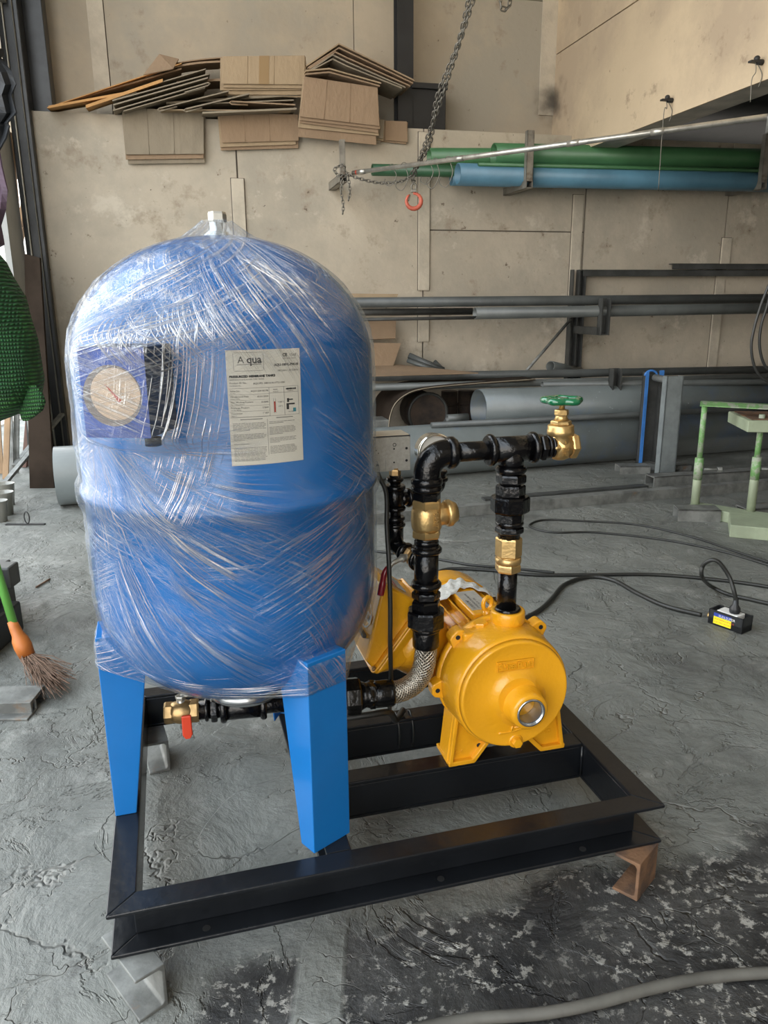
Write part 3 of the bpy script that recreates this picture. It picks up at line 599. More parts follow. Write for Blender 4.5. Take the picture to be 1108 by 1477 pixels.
# ------------------------------------------------------------------ chains
lk = MB(); hl, hw, wr = 0.0165, 0.0095, 0.0035
lp = [(0, hw, hl - hw)] ; pts = []
for k in range(7): a = math.pi * k / 6; pts.append((hw * math.cos(a), 0, (hl - hw) + hw * math.sin(a)))
for k in range(7): a = math.pi + math.pi * k / 6; pts.append((hw * math.cos(a), 0, -(hl - hw) + hw * math.sin(a)))
lk.tube(pts, wr, 6, closed=True)
def mesh_of(name, mb, material):
    me = bpy.data.meshes.new(name); me.from_pydata(mb.v, [], mb.f); me.polygons.foreach_set('use_smooth', mb.smooth); me.materials.append(M[material]); return me
def place(name, me, parent, mx):
    o = bpy.data.objects.new(name, me); C.objects.link(o); o.parent = parent; o.matrix_local = WM[parent].inverted() @ mx; WM[o] = mx; return o
link_me = mesh_of('link', lk, 'chain')
def chain(name, label, path, group=None, scale=1.0):
    t = thing(name, label, 'chain', path[-1], group=group)
    pitch = 2 * (hl - wr) * 0.93 * scale
    P = smooth_path(path, 24); acc = 0; n = 0; nxt = 0
    for a, b in zip(P[:-1], P[1:]):
        L = (b - a).length
        while nxt <= acc + L and n < 290:
            c = a.lerp(b, (nxt - acc) / L if L else 0); d = (b - a).normalized()
            place('link', link_me, t, axis(c, d) @ Matrix.Rotation(math.pi / 2 * (n % 2) + 0.3, 4, 'Z') @ Matrix.Scale(scale, 4)); n += 1; nxt += pitch
        acc += L
    return t
hook_top = wp(598, 262, 0.55)
ctop = wp(692, -30, 1.25)
dirv = (ctop - hook_top)
chain('hoist_chain', 'heavy steel hoist chain hanging from above down to the red hook', [ctop, hook_top.lerp(ctop, 0.5) + Vector((-0.01, 0, -0.03)), hook_top + Vector((0.004, 0, 0.05)), hook_top])
chain('hoist_chain', 'second strand of steel chain twisted against the one with the hook', [ctop + Vector((-0.03, 0.02, 0)), hook_top.lerp(ctop, 0.75) + Vector((-0.005, 0.025, 0.0)), hook_top.lerp(ctop, 0.5) + Vector((-0.03, 0.02, -0.02)), hook_top.lerp(ctop, 0.25) + Vector((0.008, 0.025, -0.02)), hook_top + Vector((-0.012, 0.02, 0.05)), hook_top + Vector((-0.015, 0.02, 0.02))])
b3 = wall(0.945, 0.37, 1.69)
chain('slack_chain', 'slack chain looping from the hook across to the wall bracket', [hook_top + Vector((-0.02, 0.02, 0.03)), wp(577, 262, 0.5), wp(550, 264, 0.45), wp(520, 258, 0.42), b3 + Vector((0.02, -0.02, 0.0)), b3 + Vector((0, -0.03, 0.04)), b3 + Vector((-0.05, -0.02, 0.02)), b3 + Vector((-0.02, -0.035, -0.02)), b3 + Vector((0.03, -0.03, -0.01))], scale=0.8)
chain('chain_end', 'longer loose chain end dangling beneath the wall bracket', [b3 + Vector((-0.005, -0.03, -0.03)), b3 + Vector((-0.015, -0.03, -0.10)), b3 + Vector((-0.005, -0.03, -0.17)), b3 + Vector((-0.01, -0.03, -0.22))], scale=0.75)
chain('chain_end', 'shorter loose chain end dangling beside the longer one', [b3 + Vector((0.028, -0.03, -0.03)), b3 + Vector((0.034, -0.03, -0.10)), b3 + Vector((0.024, -0.03, -0.15))], scale=0.75)
ct2 = wp(727, -25, 1.0)
chain('chain_end', 'short chain loop hanging into the top edge of the view', [ct2 + Vector((-0.01, 0, 0)), wp(722, 4, 1.0), wp(727, 13, 1.0), wp(735, 6, 1.0), wp(737, -25, 1.0)])
hc = wp(597, 290, 0.55)
t = thing('lifting_hook', 'red lifting hook with safety latch at the end of the hoist chain', 'hook', hc)
q = [Vector((0, 0, 0.055)), Vector((0.002, 0, 0.04))]
for k in range(15): a = R(68 - 305 * k / 14); q.append(Vector((0.042 * math.cos(a), 0, 0.038 * math.sin(a) * 1.08)))
rr = [0.007, 0.008] + [0.008 + 0.005 * math.sin(math.pi * min(k / 12, 1)) for k in range(15)]; rr[-1] = 0.004
build('hook_body', MB().tube([hc + v for v in q], rr, 10), 'hook_red', t)
build('latch', MB().tube([hc + Vector((-0.022, 0, 0.034)), hc + Vector((-0.03, -0.004, 0.0))], 0.004, 6), 'chain', t)
build('eye', MB().tube([hc + Vector((0.014 * math.cos(R(a)), 0, 0.075 + 0.018 * math.sin(R(a)))) for a in range(0, 360, 30)], 0.005, 8, closed=True), 'chain', t)
build('clevis', MB().box((-0.016, -0.012, 0.045), (0.016, 0.012, 0.062), Matrix.Translation(hc)), 'chain', t, bevel=0.003)

# ------------------------------------------------------------------ middle rack
t = thing('rack_post', 'dark channel post of the pipe rack fixed upright to the wall', 'rack', wall(2.66, 0.0, 0))
zt = wp(835, 389, 0.05).z; s0, s1 = ws(wp(822, 470, 0.05)), ws(wp(841, 470, 0.05))
build('post_web', MB().box((s0, -0.012, 0), (s1, -0.002, zt)), 'grey_steel', t, WALL)
for a in (s0, (s0 + s1) / 2 - 0.004, s1 - 0.008): build('post_flange', MB().box((a, -0.06, 0), (a + 0.008, -0.012, zt)), 'grey_steel', t, WALL)
for nm, za, L in (('upper_arm', 0.795, 0.43), ('lower_arm', 0.435, 0.62)):
    build(nm, MB().box((s0 + 0.02, -L, za - 0.03), (s0 + 0.028, -0.06, za + 0.015)).box((s0 + 0.02, -L, za - 0.036), (s0 + 0.075, -0.06, za - 0.028)), 'grey_steel', t, WALL)
    zz = wp(880, 430, 0.43).z if L < 0.5 else 0.56
    for k, off in ((0, 0.0), (1, 0.055)):
        build('arm_upright', MB().box((s0 + 0.02 + off, -L - 0.01, za - 0.036), (s0 + 0.028 + off, -L + 0.045, zz)), 'grey_steel', t, WALL)
    build('arm_upright', MB().box((s0 + 0.02, -L + 0.037, za - 0.036), (s0 + 0.083, -L + 0.045, zz)), 'grey_steel', t, WALL)
def angle_bar(label, pl_, pr_, h, dep, name='angle_bar', m_='grey_steel', group=None):
    a, b = ws(pl_), ws(pr_); z0 = pl_.z; d = -wd(pl_)
    return tag(build(name, MB().box((a, d, z0 - h), (b, d + 0.006, z0)).box((a, d, z0 - 0.006), (b, d + dep, z0)), m_, None, WALL), label, 'bar', group)
angle_bar('dark angle bar running along the wall from the rack post', wp(842, 389, 0.07), wp(1108, 389, 0.07) + E1 * 1.2, 0.042, 0.06)
angle_bar('shorter dark angle bar lying on top of the wall bar', wp(971, 380, 0.07), wp(1108, 380, 0.07) + E1 * 1.2, 0.038, 0.05)
t = thing('rack_post', 'second rack post hidden behind the wrapped blue tank', 'rack', wall(0.85, 0, 0))
build('post_web', MB().box((0.80, -0.05, 0), (0.90, -0.002, 1.05)), 'grey_steel', t, WALL)
for za, L in ((0.795, 0.43), (0.435, 0.62)): build('arm', MB().box((0.83, -L, za - 0.03), (0.87, -0.05, za + 0.012)), 'grey_steel', t, WALL)
MR_ = 'conduits on the middle wall rack'
straight('conduit', 'dark grey conduit, upper one on the middle rack', 'pipe', wp(380, 438, 0.30), wp(1108, 430.5, 0.30), 0.031, 'pipe_grey', MR_, 0, 1.0)
straight('conduit', 'lighter grey conduit ending beside the rack upright, in front', 'pipe', wp(685, 452, 0.37), wp(1108, 444.5, 0.37), 0.036, 'pipe_mid', MR_, 0.9, 1.0)
straight('conduit', 'short black-grey pipe lying left of the lighter conduit end', 'pipe', wp(400, 451, 0.26), wp(681, 449, 0.26), 0.022, 'grey_steel', MR_)
straight('conduit', 'thinnest rod under the other conduits on the middle rack', 'pipe', wp(400, 463, 0.35), wp(762, 457, 0.35), 0.010, 'grey_steel', MR_)
LR_ = 'tubes on the lowest wall rack'
straight('rack_tube', 'long dark tube, rearmost on the lowest rack', 'pipe', wp(380, 547, 0.40), wp(1108, 533, 0.40), 0.026, 'pipe_grey', LR_, 0, 1.0)
straight('rack_tube', 'long grey tube with a light top, front of the lowest rack', 'pipe', wp(380, 563, 0.52), wp(1108, 543, 0.52), 0.022, 'pipe_mid', LR_, 0, 1.0)
straight('rack_tube', 'grey tube starting left of the stub upright, behind the handwheel', 'pipe', wp(782, 555, 0.56), wp(1108, 551, 0.56), 0.021, 'pipe_mid', LR_, 0.9, 1.0)
straight('offcut_tube', 'short open grey tube leaning against the foot of the rack post', 'pipe', wp(794, 528, 0.30), wp(836, 537, 0.12), 0.034, 'pipe_mid', None, 0.85)
straight('wall_brace', 'thin steel rod leaning diagonally up to the rack post', 'rod', wp(755, 540, 0.35), wp(823, 461, 0.06), 0.010, 'dusty_steel')

# big pipes on the floor
c0, c1 = fl(95, 731), fl(923, 664); dv = (c1 - c0).normalized(); n2 = Vector((-dv.y, dv.x, 0)); RB = 0.148
ends = c0 + n2 * 0.06 + Vector((0, 0, RB)) - dv * 0.03
straight('big_pipe', 'longest large grey-blue plastic pipe lying on the floor behind the tank', 'pipe', ends, c1 + n2 * 0.06 + Vector((0, 0, RB)) + dv * 2.2, RB, 'pipe_big', 'large floor pipes', 0.95, seg=48)
a0 = wp(690, 590, 0.62); a1 = wp(1108, 573, 0.46); 
straight('big_pipe', 'large grey-blue pipe with its open end visible, on top at the back', 'pipe', a0, a1, 0.122, 'pipe_big', 'large floor pipes', 0.93, 0.8, seg=48)
for u_, lab in ((0.12, 'timber bearer under the open end of the top back pipe'), (0.62, 'timber bearer farther along under the top back pipe')):
    c = a0.lerp(a1, u_) - NW * 0.05; tag(build('timber_bearer', MB().box((-0.05, -0.02, 0), (0.05, 0.12, c.z - 0.115), Matrix.Translation((c.x, c.y, 0)) @ Matrix.Rotation(TH, 4, 'Z')), 'wood', None, bevel=0.003), lab, 'timber')
straight('slim_pipe', 'slim dark pipe lying along the top of the largest floor pipe', 'pipe', fl(622, 613.5, 0.30), fl(1108, 588, 0.30), 0.017, 'pipe_grey', None, 0, 0.8)
straight('slim_pipe', 'short pale tube end showing beside the open big pipe', 'pipe', wp(645, 604, 0.60), wp(675, 602, 0.60), 0.026, 'pipe_mid', None, 0.85)
# bent sheet, drum, carton pieces under the rack
arc = smooth_path([wp(561, 622, 0.62), wp(562, 604, 0.62), wp(569, 584, 0.62), wp(584, 570, 0.62), wp(604, 562, 0.62), wp(640, 557, 0.62), wp(700, 552, 0.62), wp(772, 547, 0.62)], 5)
mb = MB(); K = len(arc); th = 0.007
top = [p for p in arc]; bot = [p + Vector((0.004, 0, -th)) for p in arc]; bk = -NW * 0.45
vs = top + bot + [p + bk for p in top] + [p + bk for p in bot]; fs = []
for i in range(K - 1): fs += [(i, i + 1, K + i + 1, K + i), (2 * K + i, 3 * K + i, 3 * K + i + 1, 2 * K + i + 1), (i, 2 * K + i, 2 * K + i + 1, i + 1), (K + i, K + i + 1, 3 * K + i + 1, 3 * K + i)]
mb.add(vs, fs); bent_ = tag(build('bent_sheet', mb, 'dark_board', None), 'bent thin sheet curving over the dark space under the lowest rack', 'sheet')  # sheet coloured dark for the shade beneath; only its edge stays pale
build('pale_edge', MB().tube([p + NW * 0.001 for p in arc], 0.0035, 5), 'board_grey', bent_, label='pale front edge')
dc = wp(603, 590, 0.20)
t = thing('rusty_drum', 'dark rusty drum end lying on its side beneath the bent sheet', 'drum', dc - Vector((0, 0, 0.17)))
build('drum_body', MB().cyl(dc, dc + NW * 0.22, 0.125), 'rust_dk', t); build('drum_rim', MB().tube([dc + NW * 0.22 + E1 * (0.125 * math.cos(R(a))) + Vector((0, 0, 0.125 * math.sin(R(a)))) for a in range(0, 360, 15)], 0.010, 8, closed=True), 'grey_steel', t)
for px, lab in ((648, 'dark fibre drum standing behind the bent sheet'), (672, 'second dark drum beside the open end of the big pipe')):
    c = wp(px, 600, 0.12); c.z = 0; tag(build('fibre_drum', MB().cyl(c, c + Vector((0, 0, 0.40)), 0.055).ring(c + Vector((0, 0, 0.30)), c + Vector((0, 0, 0.32)), 0.059), 'rust_dk', None), lab, 'drum')
tag(build('steel_block', MB().box((ws(wp(520, 620, 0.6)), -0.62, 0.10), (ws(wp(561, 620, 0.6)), -0.45, wp(540, 606, 0.6).z)), 'dusty_steel', None, WALL, bevel=0.006), 'grey steel block under the bent sheet edge', 'block')
def slab(name, label, cat, quad, thick, material, group=None, nrm=None):
    q = [Vector(p) for p in quad]; n_ = (nrm or (q[1] - q[0]).cross(q[3] - q[0]).normalized()) * thick
    mb = MB().add(q + [p + n_ for p in q], [(0, 1, 2, 3), (7, 6, 5, 4), (0, 4, 5, 1), (1, 5, 6, 2), (2, 6, 7, 3), (3, 7, 4, 0)])
    return tag(build(name, mb, material, None), label, cat, group)
slab('carton_piece', 'brown carton piece, upper one peeping out behind the tank', 'cardboard', [wp(470, 492, 0.12), wp(570, 489, 0.12), wp(571, 462, 0.06), wp(470, 462, 0.06)], 0.01, 'board', 'carton pieces behind the tank')
slab('carton_piece', 'brown carton flap with a curved edge, below the upper piece', 'cardboard', [wp(470, 534, 0.20), wp(566, 531, 0.20), wp(578, 496, 0.12), wp(470, 494, 0.12)], 0.01, 'board', 'carton pieces behind the tank')
slab('carton_piece', 'brown carton piece above the conduits, only its top showing', 'cardboard', [wp(470, 436, 0.12), wp(570, 435, 0.12), wp(574, 425, 0.10), wp(470, 424, 0.10)], 0.01, 'board_light', 'carton pieces behind the tank')
slab('carton_piece', 'long flat brown cardboard lying on the lowest rack tubes', 'cardboard', [wp(470, 545, 0.58), wp(600, 543, 0.56), wp(690, 537, 0.42), wp(575, 527, 0.20), wp(470, 527, 0.20)][:1] + [wp(690, 539, 0.52), wp(575, 527, 0.15), wp(470, 527, 0.15)], 0.006, 'board', 'carton pieces behind the tank', Vector((0, 0, 1)))
straight('black_tube', 'black rubber tube offcut leaning on the flat cardboard', 'pipe', wp(590, 513, 0.10), wp(640, 534, 0.22), 0.020, 'pipe_grey', 'tube offcuts on the flat cardboard')
straight('black_tube', 'grey-green tube offcut beneath the black one', 'pipe', wp(588, 520, 0.13), wp(628, 534, 0.25), 0.014, 'pipe_mid', 'tube offcuts on the flat cardboard')
straight('black_tube', 'small stub of tube sticking up by the wall', 'pipe', wp(627, 521, 0.05), wp(640, 534, 0.10), 0.013, 'pipe_grey', 'tube offcuts on the flat cardboard')

# long sections on the floor
def floor_section(name, label, p0, p1, h, w_, material, open_=False):
    d = (p1 - p0); L = d.length; d.normalize(); mx = Matrix.Translation(p0) @ Matrix.Rotation(math.atan2(d.y, d.x), 4, 'Z')
    mb = MB()
    if open_:
        mb.box((0, 0, 0), (L, 0.006, h), mx).box((0, w_ - 0.006, 0), (L, w_, h), mx).box((0, 0, h - 0.006), (L, w_, h), mx)
    else:
        mb.box((0, 0, 0), (L, w_, h), mx)
    return tag(build(name, mb, material, None), label, 'beam')
floor_section('square_tube', 'long square steel tube across the floor, nearest of the lengths', fl(440, 765.5), fl(1108, 707.5) + Vector((0.5, 0.15, 0)), 0.050, 0.05, 'dusty_steel')
floor_section('channel_length', 'dark channel length with its open end by the blue stand', fl(943, 702.5), fl(1108, 692.5) + Vector((0.6, 0.15, 0)), 0.055, 0.09, 'dusty_steel', True)
floor_section('flat_length', 'thin flat steel strip lying behind the square tube', fl(700, 723), fl(935, 703), 0.010, 0.05, 'grey_steel')

# blue and grey roller stand
f1, f2 = fl(933, 676), fl(962, 687); h1 = py_(935, 537, f1.y).z; h2 = py_(963, 543, f2.y).z
t = thing('roller_stand', 'grey and blue steel stand of two uprights joined by a roller', 'stand', (f1 + f2) / 2)
def upright(nm, c, wdt, dep, h, material, skew):
    mx = Matrix.Translation((c.x, c.y, 0)) @ Matrix.Rotation(skew, 4, 'Z')
    build(nm, MB().box((-wdt / 2, 0, 0.0), (wdt / 2, 0.007, h), mx).box((-wdt / 2, 0, 0), (-wdt / 2 + 0.007, dep, h), mx).box((wdt / 2 - 0.007, 0, 0), (wdt / 2, dep, h), mx), material, t)
    return mx
mxa = Matrix.Translation((f1.x, f1.y, 0)) @ Matrix.Rotation(R(4), 4, 'Z')
build('upright', MB().box((-0.05, 0.0, 0), (-0.042, 0.05, h1), mxa).box((0.042, 0, 0), (0.05, 0.05, h1), mxa).box((-0.05, 0.04, 0), (0.05, 0.05, h1 - 0.02), mxa), 'grey_steel', t)
build('blue_flange', MB().box((-0.052, -0.006, 0), (-0.034, 0.002, h1 + 0.004), mxa).box((0.03, -0.004, h1 - 0.04), (0.056, 0.004, h1 + 0.01), mxa), 'stand_blue', t)
upright('upright', f2, 0.10, 0.05, h2, 'stand_grey', R(10))
build('roller', MB().cyl(Vector((f1.x, f1.y - 0.01, h1 - 0.03)), Vector((f2.x, f2.y + 0.02, h2 - 0.03)), 0.02), 'dusty_steel', t)
build('roller_cheek', MB().tube([Vector((f1.x - 0.02 + 0.035 * math.cos(R(a)), f1.y, h1 - 0.02 + 0.03 * math.sin(R(a)))) for a in range(0, 181, 20)], 0.007, 6), 'stand_blue', t)
def foot(nm, p, q, h, wdt, material, t_, open_=True):
    d = q - p; L = d.length; mx = Matrix.Translation((p.x, p.y, 0)) @ Matrix.Rotation(math.atan2(d.y, d.x), 4, 'Z')
    mb = MB().box((0, 0, h - 0.006), (L, wdt, h), mx).box((0, 0, 0), (L, 0.006, h), mx).box((0, wdt - 0.006, 0), (L, wdt, h), mx)
    return build(nm, mb, material, t_)
foot('foot', fl(894, 684), fl(938, 683.5), 0.045, 0.10, 'dusty_steel', t)
foot('foot', fl(972, 682), fl(997, 681), 0.045, 0.10, 'dusty_steel', t)
foot('base_rail', Vector((f1.x - 0.03, f1.y + 0.04, 0)), Vector((f2.x + 0.05, f2.y + 0.02, 0)), 0.04, 0.05, 'dusty_steel', t)

# green adjustable bench stand
g1, g2 = fl(1001, 741), fl(1081, 752); k1 = py_(1017, 580, g1.y).z; k2 = py_(1085, 598, g2.y).z; m1 = py_(1012, 661, g1.y).z; m2 = py_(1082, 660, g2.y).z
t = thing('bench_stand', 'worn lime green adjustable work stand at the edge of the view', 'stand', g1)
for g, kz, mz in ((g1, k1, m1), (g2, k2, m2)):
    build('sleeve', MB().cyl((g.x, g.y, 0.03), (g.x, g.y, mz), 0.019), 'sage', t); build('sleeve_collar', MB().cyl((g.x, g.y, mz - 0.10), (g.x, g.y, mz + 0.003), 0.0196), 'lime', t)
    build('post', MB().cyl((g.x, g.y, mz - 0.02), (g.x, g.y, kz), 0.0125), 'lime', t)
    build('clamp_screw', MB().tube([(g.x + 0.02, g.y - 0.01, mz - 0.05), (g.x + 0.08, g.y - 0.02, mz - 0.05)], 0.006, 8).hex((g.x + 0.08, g.y - 0.02, mz - 0.05), (g.x + 0.10, g.y - 0.022, mz - 0.05), 0.013), 'dusty_steel', t)
e1 = Vector((g1.x - 0.02, g1.y, k1)); e2 = Vector((g2.x + 0.04, g2.y, k2 + 0.01)); d = (e2 - e1); mx = Matrix.Translation(e1) @ Matrix.Rotation(math.atan2(d.y, d.x), 4, 'Z')
build('top_angle', MB().box((0, -0.02, -0.012), (d.length, 0.02, 0.004), mx).box((0, -0.02, -0.016), (d.length, -0.015, 0.004), mx), 'lime', t)
ta = py_(1078, 622, g2.y - 0.05); zt_ = ta.z + 0.05
tp = Matrix.Translation((ta.x, ta.y, 0)) @ Matrix.Rotation(R(-8), 4, 'Z')
build('table_frame', MB().box((0, 0, zt_ - 0.055), (0.75, 0.30, zt_ - 0.004), tp), 'sage', t, bevel=0.004)
build('table_top', MB().box((0.02, 0.02, zt_ - 0.004), (0.74, 0.28, zt_), tp), 'rust', t)
foot('foot', fl(978, 752), fl(1039, 753.5), 0.055, 0.10, 'dusty_steel', t)
build('base_bar', MB().box((0, -0.05, 0.0), (0.55, 0.05, 0.05), Matrix.Translation((g1.x - 0.02, g1.y, 0)) @ Matrix.Rotation(R(-40), 4, 'Z')), 'sage', t, bevel=0.003)
pa = fl(1052, 775); build('base_plate', MB().box((0, 0, 0.0), (0.8, 0.22, 0.055), Matrix.Translation((pa.x, pa.y, 0)) @ Matrix.Rotation(R(-22), 4, 'Z')), 'sage', t, bevel=0.003)
foot('foot', fl(1082, 752) + Vector((0, 0.02, 0)), fl(1108, 745) + Vector((0.2, 0, 0)), 0.05, 0.10, 'dusty_steel', t)

# black cables hanging at the edge
mb_src = []
for k, (lab, pts_) in enumerate((('black cable loop hanging lowest at the edge of the view', ((1112, 405), (1098, 440), (1087, 478), (1084, 505), (1090, 532), (1104, 548), (1125, 556))),
                                ('second black cable loop hanging inside the outer one', ((1116, 400), (1107, 440), (1098, 470), (1096, 500), (1104, 528), (1125, 545))))):
    tag(build('hanging_cable', MB().tube(smooth_path([py_(x, y, 3.0) for x, y in pts_], 8), 0.0055, 8), 'rubber', None), lab, 'cable', 'hanging cable loops')

# ------------------------------------------------------------------ cables and power box on the floor
def cable(label, pts_, r, material='rubber', z=None, name='floor_cable'):
    P = [fl(x, y, r) if len(p) == 2 else fl(x, y, p[2]) for p in pts_ for x, y in (p[:2],)]
    return tag(build(name, MB().tube(smooth_path(P, 10), r, 10), material, None), label, 'cable')
cable('thick black cable curving from behind the pump to the small power box', [(690, 905), (740, 898), (775, 882), (795, 865), (815, 843), (850, 832), (885, 837), (920, 856), (960, 874), (1012, 887)], 0.0075)
cable('long black cable crossing the floor behind the pump', [(540, 850), (600, 845), (640, 822), (700, 822), (770, 829), (850, 829), (950, 829), (1050, 838), (1112, 847)], 0.0065)
cable('thin grey cable running from the pipe riser across to the bench stand', [(540, 795), (585, 800), (640, 808), (680, 815), (740, 820), (800, 826)], 0.005)
cable('thin black cable looping far across the open floor', [(1112, 816), (1040, 795), (960, 779), (860, 768), (800, 768), (770, 762), (765, 756), (785, 750), (830, 751), (920, 757), (1000, 775), (1060, 795), (1112, 812)], 0.0045)
cable('thick dusty grey hose lying across the black floor in front', [(560, 1500), (600, 1486), (680, 1470), (780, 1462), (860, 1447), (930, 1428), (1000, 1413), (1060, 1406), (1130, 1402)], 0.0085, 'rubber_grey', name='floor_hose')
bx = fl(1021, 898); by = fl(1066, 914); d = (by - bx).normalized(); BX = Matrix.Translation(bx) @ Matrix.Rotation(math.atan2(d.y, d.x), 4, 'Z'); Lb = (by - bx).length * 1.08
t = thing('power_box', 'small black socket box with a yellow label on the open floor', 'socket box', bx + d * Lb / 2, rotz=math.atan2(d.y, d.x))
Wb = 0.055; Hb = 0.048
build('box_shell', MB().box((0, 0, 0), (Lb, 0.004, Hb), BX).box((0, Wb - 0.004, 0), (Lb, Wb, Hb), BX).box((0, 0, 0), (0.004, Wb, Hb), BX).box((Lb - 0.004, 0, 0), (Lb, Wb, Hb), BX).box((0, 0, 0), (Lb, Wb, 0.02), BX), 'box_black', t)
build('socket_plate', MB().box((0.022, 0.006, 0.02), (Lb - 0.022, Wb - 0.006, Hb + 0.001), BX), 'white', t, bevel=0.002)
build('label_field', MB().box((0.018, -0.0008, 0.006), (Lb * 0.68, 0, 0.040), BX), 'yel_label', t, label='yellow label')
build('label_header', MB().box((0.018, -0.0013, 0.030), (Lb * 0.68, -0.0007, 0.0415), BX), 'blue_label', t, label='dark blue label header')
FX = BX @ Matrix.Rotation(math.pi / 2, 4, 'X')
text('label_lettering', 'SUN.SUPER', 0.011, FX @ Matrix.Translation((0.034, 0.0315, 0.0015)), 'white', t)
text('label_lettering', 'WATERPROOF BOX', 0.0072, FX @ Matrix.Translation((0.021, 0.020, 0.001)), 'ink_red', t)
text('label_lettering', 'ELECTRIC SOCKET', 0.0068, FX @ Matrix.Translation((0.021, 0.011, 0.001)), 'ink_red', t)
build('gland', MB().cyl(BX @ Vector((-0.012, 0.02, 0.018)), BX @ Vector((0, 0.02, 0.018)), 0.008).hex(BX @ Vector((-0.009, 0.02, 0.018)), BX @ Vector((-0.003, 0.02, 0.018)), 0.011), 'brass', t)
pgp = BX @ Vector((Lb * 0.60, Wb * 0.5, Hb))
t = thing('plug_cable', 'black plug in the socket box with its cable arching up in a loop', 'cable', pgp)
build('plug', MB().lathe([(0.014, 0), (0.016, 0.006), (0.016, 0.018), (0.009, 0.028), (0.007, 0.05)], Matrix.Translation(pgp), 20), 'box_black', t)
yb = pgp.y
build('lead', MB().tube(smooth_path([pgp + Vector((0, 0, 0.04)), py_(1059, 853, yb), py_(1052, 832, yb + .02), py_(1038, 812, yb + .03), py_(1026, 808, yb + .04), py_(1014, 816, yb + .06), py_(1013, 832, yb + .08), fl(1025, 845, 0.03), fl(1050, 857, 0.008), fl(1080, 864, 0.008), fl(1115, 872, 0.008)], 8), 0.0065, 10), 'rubber', t)

# ------------------------------------------------------------------ flattened cartons on the ledge
def carton_bundle(label, quad, d, layers, depth, material, drop=6, tape=False, seed=0):
    """quad: pixels of the hanging front face TL TR BR BL; each sheet is bent over a fold and runs back onto the ledge"""
    rr = random.Random(seed); ps = [wp(x, y, d) for x, y in quad]
    t = thing('flattened_carton', label, 'cardboard', wall(ws((ps[0] + ps[1]) / 2), d, min(p.z for p in ps)))
    for k in range(layers):
        off = -NW * (0.011 * k); dz = Vector((0, 0, -drop * 0.0045 * k * rr.uniform(0.7, 1.3))); dx = E1 * rr.uniform(-0.012, 0.012) * (k > 0)
        tl, tr, br_, bl = [p + off + dx for p in ps]; br_ = br_ + dz + E1 * rr.uniform(-0.01, 0.01); bl = bl + dz * rr.uniform(0.8, 1.2)
        tl = tl - Vector((0, 0, 0.002 * k)); tr = tr - Vector((0, 0, 0.002 * k)); th = 0.0045
        tl.z = max(tl.z, LED + 0.012 + 0.006 * (layers - k)); tr.z = max(tr.z, LED + 0.012 + 0.006 * (layers - k))
        back = -NW * depth
        sheet = [bl, br_, tr, tl, tr + back + Vector((0, 0, 0.01)), tl + back + Vector((0, 0, 0.01))]
        i3 = -NW * th
        inner = [bl + i3, br_ + i3, tr + i3 - Vector((0, 0, th)), tl + i3 - Vector((0, 0, th)), sheet[4] - Vector((0, 0, th)), sheet[5] - Vector((0, 0, th))]
        fs = [(0, 1, 2, 3), (3, 2, 4, 5), (7, 6, 9, 8), (8, 9, 11, 10)[::-1], (0, 6, 7, 1), (0, 3, 9, 6), (3, 5, 11, 9), (1, 7, 8, 2), (2, 8, 10, 4), (5, 4, 10, 11)]
        build('sheet', MB().add(sheet + inner, fs), material if k % 2 == 0 else rr.choice(['board', 'board_light', material]), t, bevel=0.002, bseg=2)
        if k == 0:
            for u in (0.30, 0.62):                                    # printed crease lines pressed into the board
                a = tl.lerp(tr, u) + NW * 0.0008; b = bl.lerp(br_, u) + NW * 0.0008
                build('crease', MB().tube([a, b], 0.0016, 4), material, t)
            if tape:
                a, b = tl.lerp(tr, 0.44), tl.lerp(tr, 0.56); c_, e_ = bl.lerp(br_, 0.56), bl.lerp(br_, 0.44)
                build('packing_tape', MB().add([p + NW * 0.0012 for p in (e_, c_, b, a)] + [p + NW * 0.0002 for p in (e_, c_, b, a)], [(0, 1, 2, 3), (4, 7, 6, 5), (0, 4, 5, 1), (1, 5, 6, 2), (2, 6, 7, 3), (3, 7, 4, 0)]), 'tape', t)
    return t
carton_bundle('grey-brown flattened carton hanging lowest of all over the ledge', [(176, 163), (294, 164), (293, 222), (181, 223)], 0.045, 3, 0.22, 'board_grey', 5, seed=1)
carton_bundle('pale flattened carton with a tape stripe on top of the pile', [(321, 81), (440, 80), (442, 122), (320, 121)], 0.10, 5, 0.24, 'board_light', 3.2, True, seed=2)
carton_bundle('brown flattened carton hanging under the taped one', [(317, 168), (430, 165), (432, 203), (320, 206)], 0.045, 3, 0.22, 'board', 4, seed=3)
carton_bundle('large brown flattened carton with many layers beside the taped one', [(440, 110), (545, 126), (548, 182), (432, 168)], 0.14, 5, 0.26, 'board', 4.5, seed=4)
carton_bundle('orange-brown flattened carton peeping out near the black column', [(505, 172), (587, 175), (587, 205), (500, 197)], 0.03, 2, 0.2, 'board', 2, seed=5)
carton_bundle('greyish flattened carton low behind the many-layered one', [(436, 172), (555, 182), (553, 200), (440, 190)], 0.06, 3, 0.2, 'board_grey', 3, seed=6)
